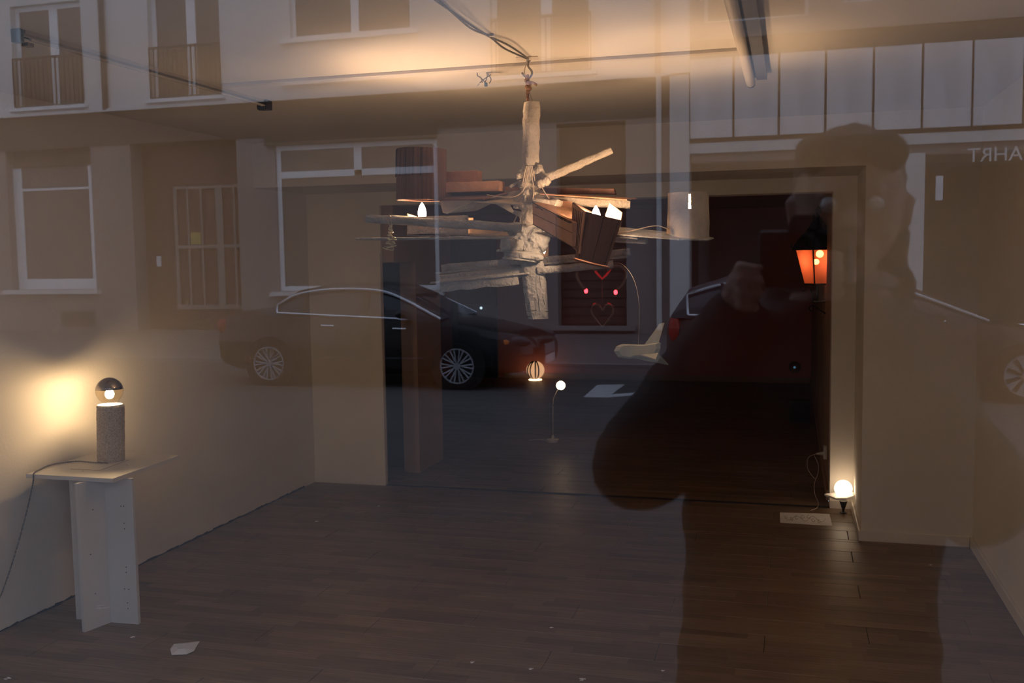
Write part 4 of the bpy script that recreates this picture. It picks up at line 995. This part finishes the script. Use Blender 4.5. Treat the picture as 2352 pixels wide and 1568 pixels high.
# ---- cars
def car(name, label, x0, yn, L, Wd, prof, roof, belt, wheels, paint, spokes, wr=.33, wagon=False):
    t = thing(name, (x0+L/2, yn-Wd/2, RZ), label, 'car', 'cars parked on the far side of the street')
    yc = yn-Wd/2
    def sec(x, hw, zb, zt):
        zs_ = [(.80, zb), (.97, zb+.10), (1.0, zb+(zt-zb)*.45), (.975, zb+(zt-zb)*.78), (.90, zt-.025), (.70, zt), (.3, zt+.02)]
        return [Vector((x0+x, yc+hw*a, RZ+z)) for a, z in zs_] + [Vector((x0+x, yc-hw*a, RZ+z)) for a, z in zs_[::-1]]
    body = G().loft([sec(*s) for s in prof]).build('body', paint, t, smooth=True, angle=50)
    def gsec(x, z, hwb):
        zb = belt(x)-.03; h_ = max(z-zb, .005)
        pr = [(hwb, zb), (hwb-.10*h_/.5, zb+h_*.55), (hwb-.19*h_/.5, zb+h_*.90), (hwb-.30*h_/.5, zb+h_)]
        return [Vector((x0+x, yc+a, RZ+q)) for a, q in pr]+[Vector((x0+x, yc-a, RZ+q)) for a, q in pr[::-1]]
    hwb = Wd/2*.90
    gh_ = G().loft([gsec(x, z, hwb) for x, z in roof]).build('windows', m_carglass, t, smooth=True, angle=50)
    rs = []
    for x, z in roof[1:-1]:
        h_ = z-belt(x)+.03; a = hwb-.19*h_/.5
        rs.append([Vector((x0+x, yc+s_*q, RZ+zz)) for s_, q, zz in ((1, a+.012, z-h_*.12), (1, a-.08, z+.012), (1, .2, z+.022), (-1, .2, z+.022), (-1, a-.08, z+.012), (-1, a+.012, z-h_*.12))])
    G().loft(rs).build('roof', paint, t, smooth=True, angle=60)
    # chrome line round the side windows, pillars
    for s_ in (1, -1):
        arcp = []
        for x, z in roof:
            h_ = max(z-belt(x)+.03, .0); a = hwb-.17*h_/.5
            arcp.append(Vector((x0+x, yc+s_*(a+.018), RZ+max(belt(x)+.012, z-h_*.14))))
        arcp = arcp[1:] if not wagon else arcp[1:]
        cp_ = curve_pts(arcp, 6); cp_ = [Vector((x0+roof[1][0]+.02, yc+s_*(hwb+.012), RZ+belt(roof[1][0])+.015))]+cp_
        low = [Vector((x0+roof[1][0]+.02+(roof[-1][0]-roof[1][0]-.5)*i/10, yc+s_*(hwb+.014), RZ+belt(roof[1][0]+(roof[-1][0]-roof[1][0])*i/10)+.012)) for i in range(11)]
        G().tube(cp_, .018, 6).build('chrome_trim', m_chrome, t, smooth=True)
        G().tube(low, .015, 6).build('chrome_trim', m_chrome, t, smooth=True)
        for xp, wp in ((roof[1][0]+.42, .05), (roof[1][0]+1.32, .12)):
            zr = RZ+.90*max(1.30, 0)+.2; zt_2 = RZ+(max(z for x, z in roof))*.93
            G().slab([(x0+xp, yc+s_*(hwb+.004), RZ+belt(xp)), (x0+xp+wp, yc+s_*(hwb+.004), RZ+belt(xp)), (x0+xp+wp*.9, yc+s_*(hwb-.135), zt_2), (x0+xp, yc+s_*(hwb-.135), zt_2)], (0, s_*.008, 0)).build('pillar', paint, t)
        # wheels
        for xw in wheels:
            cw = Vector((x0+xw, yc+s_*(Wd/2-.10), RZ+wr))
            G().lathe(cw-Vector((0, s_*.0, 0)), [(wr+.055, -.0), (wr+.06, .105), (wr+.02, .112)], 32, axis=(0, s_, 0)).build('wheel_arch', m_tyre, t, smooth=True)
            wh_ = G().lathe(cw-Vector((0, s_*.10, 0)), [(wr*.7, 0), (wr, .01), (wr, .20), (wr*.93, .222), (wr*.74, .224), (wr*.70, .19), (.03, .17)], 36, axis=(0, s_, 0)).build('wheel', m_tyre, t, smooth=True)
            G().tube([cw+Vector((wr*.72*math.cos(a*math.pi/16), s_*.122, wr*.72*math.sin(a*math.pi/16))) for a in range(33)], .012, 6).build('rim', m_alloy, wh_, smooth=True)
            for k_ in range(spokes[0]):
                a = 2*math.pi*k_/spokes[0]
                for off in spokes[1]:
                    p0 = cw+Vector((.05*math.cos(a), s_*.105, .05*math.sin(a))); p1 = cw+Vector((wr*.71*math.cos(a+off), s_*.118, wr*.71*math.sin(a+off)))
                    if spokes[2]:
                        pa, pb = a-.17, a+.17
                        G().slab([p0, cw+Vector((wr*.70*math.cos(pa), s_*.116, wr*.70*math.sin(pa))), cw+Vector((wr*.70*math.cos(pb), s_*.116, wr*.70*math.sin(pb)))], (0, s_*.012, 0)).build('spoke', m_alloy, wh_)
                    else: G().tube([p0, p1], .012, 6).build('spoke', m_alloy, wh_)
            G().lathe(cw+Vector((0, s_*.09, 0)), [(.055, 0), (.05, .03)], 16, axis=(0, s_, 0)).build('hub_cap', m_alloy, wh_)
        # mirror, handles, rub strip
        xm = roof[-1][0]-.55
        G().ball((x0+xm, yc+s_*(hwb+.13), RZ+belt(xm)+.07), .085, 14, 8, (.9, 1.1, .75)).build('wing_mirror', paint, t, smooth=True)
        for xh in (roof[1][0]+.75, roof[1][0]+1.85): G().tube([(x0+xh, yc+s_*(Wd/2*.985), RZ+belt(xh)-.14), (x0+xh+.2, yc+s_*(Wd/2*.985), RZ+belt(xh)-.145)], .014, 6).build('door_handle', m_chrome if not wagon else paint, t)
        G().box((x0+wheels[0]+.5, yc+s_*(Wd/2-.006), RZ+.42), (x0+wheels[1]-.5, yc+s_*(Wd/2+.008), RZ+.445)).build('side_strip', m_carglass, t)
        xe = prof[-2][0]; hwf = prof[-2][1]
        G().ball((x0+xe-.17, yc+s_*(hwf+.03), RZ+.66), .12, 14, 8, (1.5, .5, .6)).build('headlamp', m_carglass, t, smooth=True)
        G().ball((x0+xe-.34, yc+s_*(hwf+.085), RZ+.645), .06, 12, 8, (1.2, .5, .8)).build('indicator', m_orange, t, smooth=True)
        G().ball((x0+.12, yc+s_*(prof[1][1]-.02), RZ+.86), .14, 14, 8, (.6, .5, .8 if not wagon else 1.3)).build('tail_lamp', m_tail, t, smooth=True)
    G().box((x0+L-.04, yc-.28, RZ+.45), (x0+L+.015, yc+.28, RZ+.60)).build('grille', m_chrome, t, bevel=.01)
    G().box((x0+L-.02, yc-.26, RZ+.32), (x0+L+.02, yc+.26, RZ+.43)).build('number_plate', m_frame, t)
    return t
sb = lambda x: 1.06-.035*(x-.8)
car('sedan', 'black four-door sedan with chrome window surround and spoked alloys, nose to the right', M(508, 800, Y=13.0).x-.15, my(12.95), 4.95, 1.82,
    [(0, .60, .38, .78), (.06, .76, .28, .97), (.35, .86, .22, 1.06), (.9, .90, .19, 1.06), (1.7, .91, .18, 1.04), (2.9, .91, .18, 1.0), (3.55, .90, .18, .96), (4.1, .88, .20, .88), (4.6, .82, .22, .77), (4.86, .70, .27, .68), (4.95, .56, .33, .60)],
    [(.80, 1.05), (1.06, 1.20), (1.35, 1.37), (1.8, 1.45), (2.3, 1.46), (2.7, 1.42), (3.05, 1.28), (3.6, .97)], sb, (.97, 3.86), m_carblack, (10, (-.13, .13), False))
wb_ = lambda x: 1.02-.02*(x-.8)
car('estate_car', 'dark wine-red estate car with ten flat spokes, partly behind the reflected photographer', -1.58, my(12.85), 4.95, 1.84,
    [(0, .66, .38, .85), (.05, .80, .28, 1.02), (.3, .88, .22, 1.03), (.9, .91, .19, 1.03), (1.7, .92, .18, 1.02), (2.9, .92, .18, 1.0), (3.55, .91, .18, .98), (4.1, .89, .20, .91), (4.6, .83, .22, .80), (4.86, .72, .27, .70), (4.95, .58, .33, .62)],
    [(.08, 1.04), (.28, 1.35), (.75, 1.50), (1.4, 1.55), (2.1, 1.55), (2.7, 1.49), (3.15, 1.30), (3.85, .98)], wb_, (.95, 4.25), m_cargrey, (10, (0,), True), wagon=True)

# ---- photographer
PY = my(1.56)
def R(px, py, yv=1.56): return M(px, py, Y=yv)
ph = thing('person', (0.06, PY, GZ), 'person in a long dark coat photographing through the window, elbows spread', 'person')
hd = R(1950, 480, 1.60)                      # head centre
neck = R(1925, 640, 1.60); chest = R(1880, 850, 1.60)
sl, sr = R(1700, 800, 1.60), R(2045, 800, 1.60)
el, er = R(1475, 1060, 1.52), R(2235, 1120, 1.52)
camp = R(1800, 600, 1.50)
hl, hr_ = camp+Vector((-.05, .0, -.035)), camp+Vector((.065, .0, -.02))
cx_ = .055
g = G()
# head, neck, hands, legs as one continuous body
capsule(g, hd+Vector((0, 0, .035)), hd+Vector((0, .004, -.02)), .080, .074, 20)
capsule(g, hd+Vector((0, .02, -.02)), hd+Vector((0, .035, -.075)), .060, .042, 16)
capsule(g, hd+Vector((0, .075, .005)), hd+Vector((0, .098, -.03)), .010, .015, 10)      # nose
capsule(g, hd+Vector((-.03, .070, .022)), hd+Vector((.03, .070, .022)), .016, .016, 10)   # brow
capsule(g, hd+Vector((-.018, .082, -.058)), hd+Vector((.018, .082, -.058)), .009, .009, 8) # lips
for s_ in (1, -1): capsule(g, hd+Vector((s_*.083, -.005, .01)), hd+Vector((s_*.080, -.002, -.025)), .012, .009, 8)
capsule(g, neck+Vector((0, 0, .06)), neck+Vector((0, 0, -.07)), .052, .060, 16)
capsule(g, neck+Vector((0, 0, -.07)), Vector((cx_, PY-.02, 1.05)), .10, .12, 18)
for s_, sh_, e_, h_ in ((-1, sl, el, hl), (1, sr, er, hr_)):
    capsule(g, sh_, e_, .044, .036, 14); capsule(g, e_, h_+Vector((s_*.02, -.03, -.03)), .036, .024, 14)
    capsule(g, h_+Vector((s_*.02, -.03, -.03)), h_+Vector((s_*.004, -.012, .0)), .026, .030, 12)
    for k in range(4):
        z = .028-.019*k; L1 = (.050, .056, .053, .042)[k]
        a = h_+Vector((s_*.012, -.006, z)); b3 = a+Vector((-s_*.004, L1*.75, 0)); c3 = b3+Vector((-s_*L1*.5, .012, -.002))
        capsule(g, a, b3, .0095, .0085, 8); capsule(g, b3, c3, .0085, .0072, 8)
    capsule(g, h_+Vector((s_*.0, -.03, -.02)), h_+Vector((-s_*.03, -.035, .012)), .011, .009, 8)
    hip = Vector((cx_+s_*.09, PY-.03, .86)); kn = Vector((cx_+s_*.10, PY-.01, .42)); an = Vector((cx_+s_*.11, PY-.04, GZ+.10))
    capsule(g, Vector((cx_, PY-.02, 1.05)), hip, .12, .088, 16); capsule(g, hip, kn, .085, .055, 14); capsule(g, kn, an, .055, .038, 14)
o = g.build('body', m_skin, ph, smooth=True, angle=180); remesh(o, .006, 2)
for s_ in (1, -1):
    G().ball(hd+Vector((s_*.031, .0745, .004)), .0125, 14, 8).build('eye', mat('eye_white', (.6, .6, .58), .2, noise=(5, .02)), ph, smooth=True)
    an = Vector((cx_+s_*.11, PY-.04, GZ)); g = G(); capsule(g, an+Vector((0, -.05, .045)), an+Vector((0, .15, .036)), .044, .035, 14); g.box(an+Vector((-.042, -.09, .0)), an+Vector((.042, .18, .02)))
    o = g.build('shoe', m_shoe, ph, smooth=True, angle=180); remesh(o, .006, 1)
    kn = Vector((cx_+s_*.10, PY-.01, .52)); g = G(); capsule(g, kn, Vector((cx_+s_*.11, PY-.04, GZ+.12)), .085, .070, 16)
    o = g.build('trouser_leg', m_coat, ph, smooth=True, angle=180)
g = G()
capsule(g, hd+Vector((0, -.015, .045)), hd+Vector((0, -.03, .0)), .084, .080, 20)
for s_ in (1, -1): capsule(g, hd+Vector((s_*.045, -.03, .03)), hd+Vector((s_*.066, -.03, -.16)), .038, .030, 14)
capsule(g, hd+Vector((0, -.055, .0)), hd+Vector((0, -.06, -.17)), .075, .06, 16)
capsule(g, hd+Vector((-.05, .05, .08)), hd+Vector((.05, .05, .08)), .03, .03, 12)
o = g.build('hair', m_hair, ph, smooth=True, angle=180); remesh(o, .007, 1)
dm = o.modifiers.new('strands', 'DISPLACE'); tx2 = bpy.data.textures.new('hair', 'CLOUDS'); tx2.noise_scale = .02; dm.texture = tx2; dm.strength = .012; dm.texture_coords = 'GLOBAL'
g = G()
torso = [(neck.z-.03, .085, .07, neck.x), (neck.z-.09, .16, .095, neck.x-.005), (neck.z-.16, .205, .12, cx_+.005), (1.25, .195, .125, cx_-.02), (1.1, .185, .12, cx_-.03), (.95, .20, .135, cx_-.03), (.7, .225, .15, cx_-.025), (.5, .245, .165, cx_-.02), (.42, .25, .17, cx_-.02)]
n = 28; g.loft([[Vector((x_+a*math.cos(2*math.pi*j/n)+.006*math.cos(9*2*math.pi*j/n), PY-.02+b3*math.sin(2*math.pi*j/n)+.006*math.sin(7*2*math.pi*j/n), z)) for j in range(n)] for z, a, b3, x_ in torso])
for s_, sh_, e_, h_ in ((-1, sl, el, hl), (1, sr, er, hr_)):
    capsule(g, neck+Vector((s_*.05, -.02, -.10)), sh_+Vector((0, -.02, -.01)), .07, .082, 16)
    capsule(g, sh_+Vector((0, -.02, -.01)), e_, .080 if s_ < 0 else .066, .080 if s_ < 0 else .070, 16)
    wr_ = h_+Vector((s_*.024, -.035, -.05)); capsule(g, e_, wr_, .080, .048, 16)
capsule(g, neck+Vector((-.06, -.01, -.02)), neck+Vector((.06, -.01, -.02)), .055, .055, 14)
o = g.build('coat', m_coat, ph, smooth=True, angle=180); remesh(o, .009, 3)
dm = o.modifiers.new('folds', 'DISPLACE'); tx3 = bpy.data.textures.new('folds', 'CLOUDS'); tx3.noise_scale = .09; dm.texture = tx3; dm.strength = .02; dm.texture_coords = 'GLOBAL'
g = G()
for k in range(3):
    a0 = k*.5; g.tube([neck+Vector((.075*math.cos(a0+i*.5), -.01+.07*math.sin(a0+i*.5), -.01-.022*k)) for i in range(13)], .022, 8)
g.build('scarf', mat('grey_scarf', (.16, .15, .16), .9, noise=(30, .3)), ph, smooth=True)
for k in range(5):
    G().lathe(Vector((cx_-.01, PY+.105+.006*k, 1.30-.12*k)), [(.010, 0), (.010, .012)], 12, axis=(0, 1, 0)).build('button', m_crack, ph)
# the held camera, just behind the taking lens
kc = thing('photo_camera', (0, -.06, H-.06), 'black camera held up to the window by the photographer', 'camera')
Rz = Matrix.Rotation(math.atan2(643, FPX), 3, 'Z')
def KV(x, y, z): return Rz @ Vector((x, y, z)) + Vector((0, 0, H))
g = G(); g.add([KV(*q) for q in [(-.066, -.085, -.048), (.066, -.085, -.048), (.066, -.052, -.048), (-.066, -.052, -.048), (-.066, -.085, .035), (.066, -.085, .035), (.066, -.052, .035), (-.066, -.052, .035)]], [(0,3,2,1),(4,5,6,7),(0,1,5,4),(1,2,6,5),(2,3,7,6),(3,0,4,7)])
g.build('camera_body', m_black, kc, bevel=.006)
G().lathe(KV(0, -.052, 0), [(.032, 0), (.034, .012), (.030, .014), (.031, .034), (.026, .034), (.024, .028)], 30, axis=KV(0, 1, 0)-Vector((0, 0, H))).build('lens', m_black, kc, smooth=True)
g = G(); g.loft([[KV(*q) for q in [(-.022, -.082, .035), (.022, -.082, .035), (.022, -.05, .035), (-.022, -.05, .035)]], [KV(*q) for q in [(-.016, -.078, .056), (.016, -.078, .056), (.016, -.056, .056), (-.016, -.056, .056)]]]); g.build('viewfinder', m_black, kc)
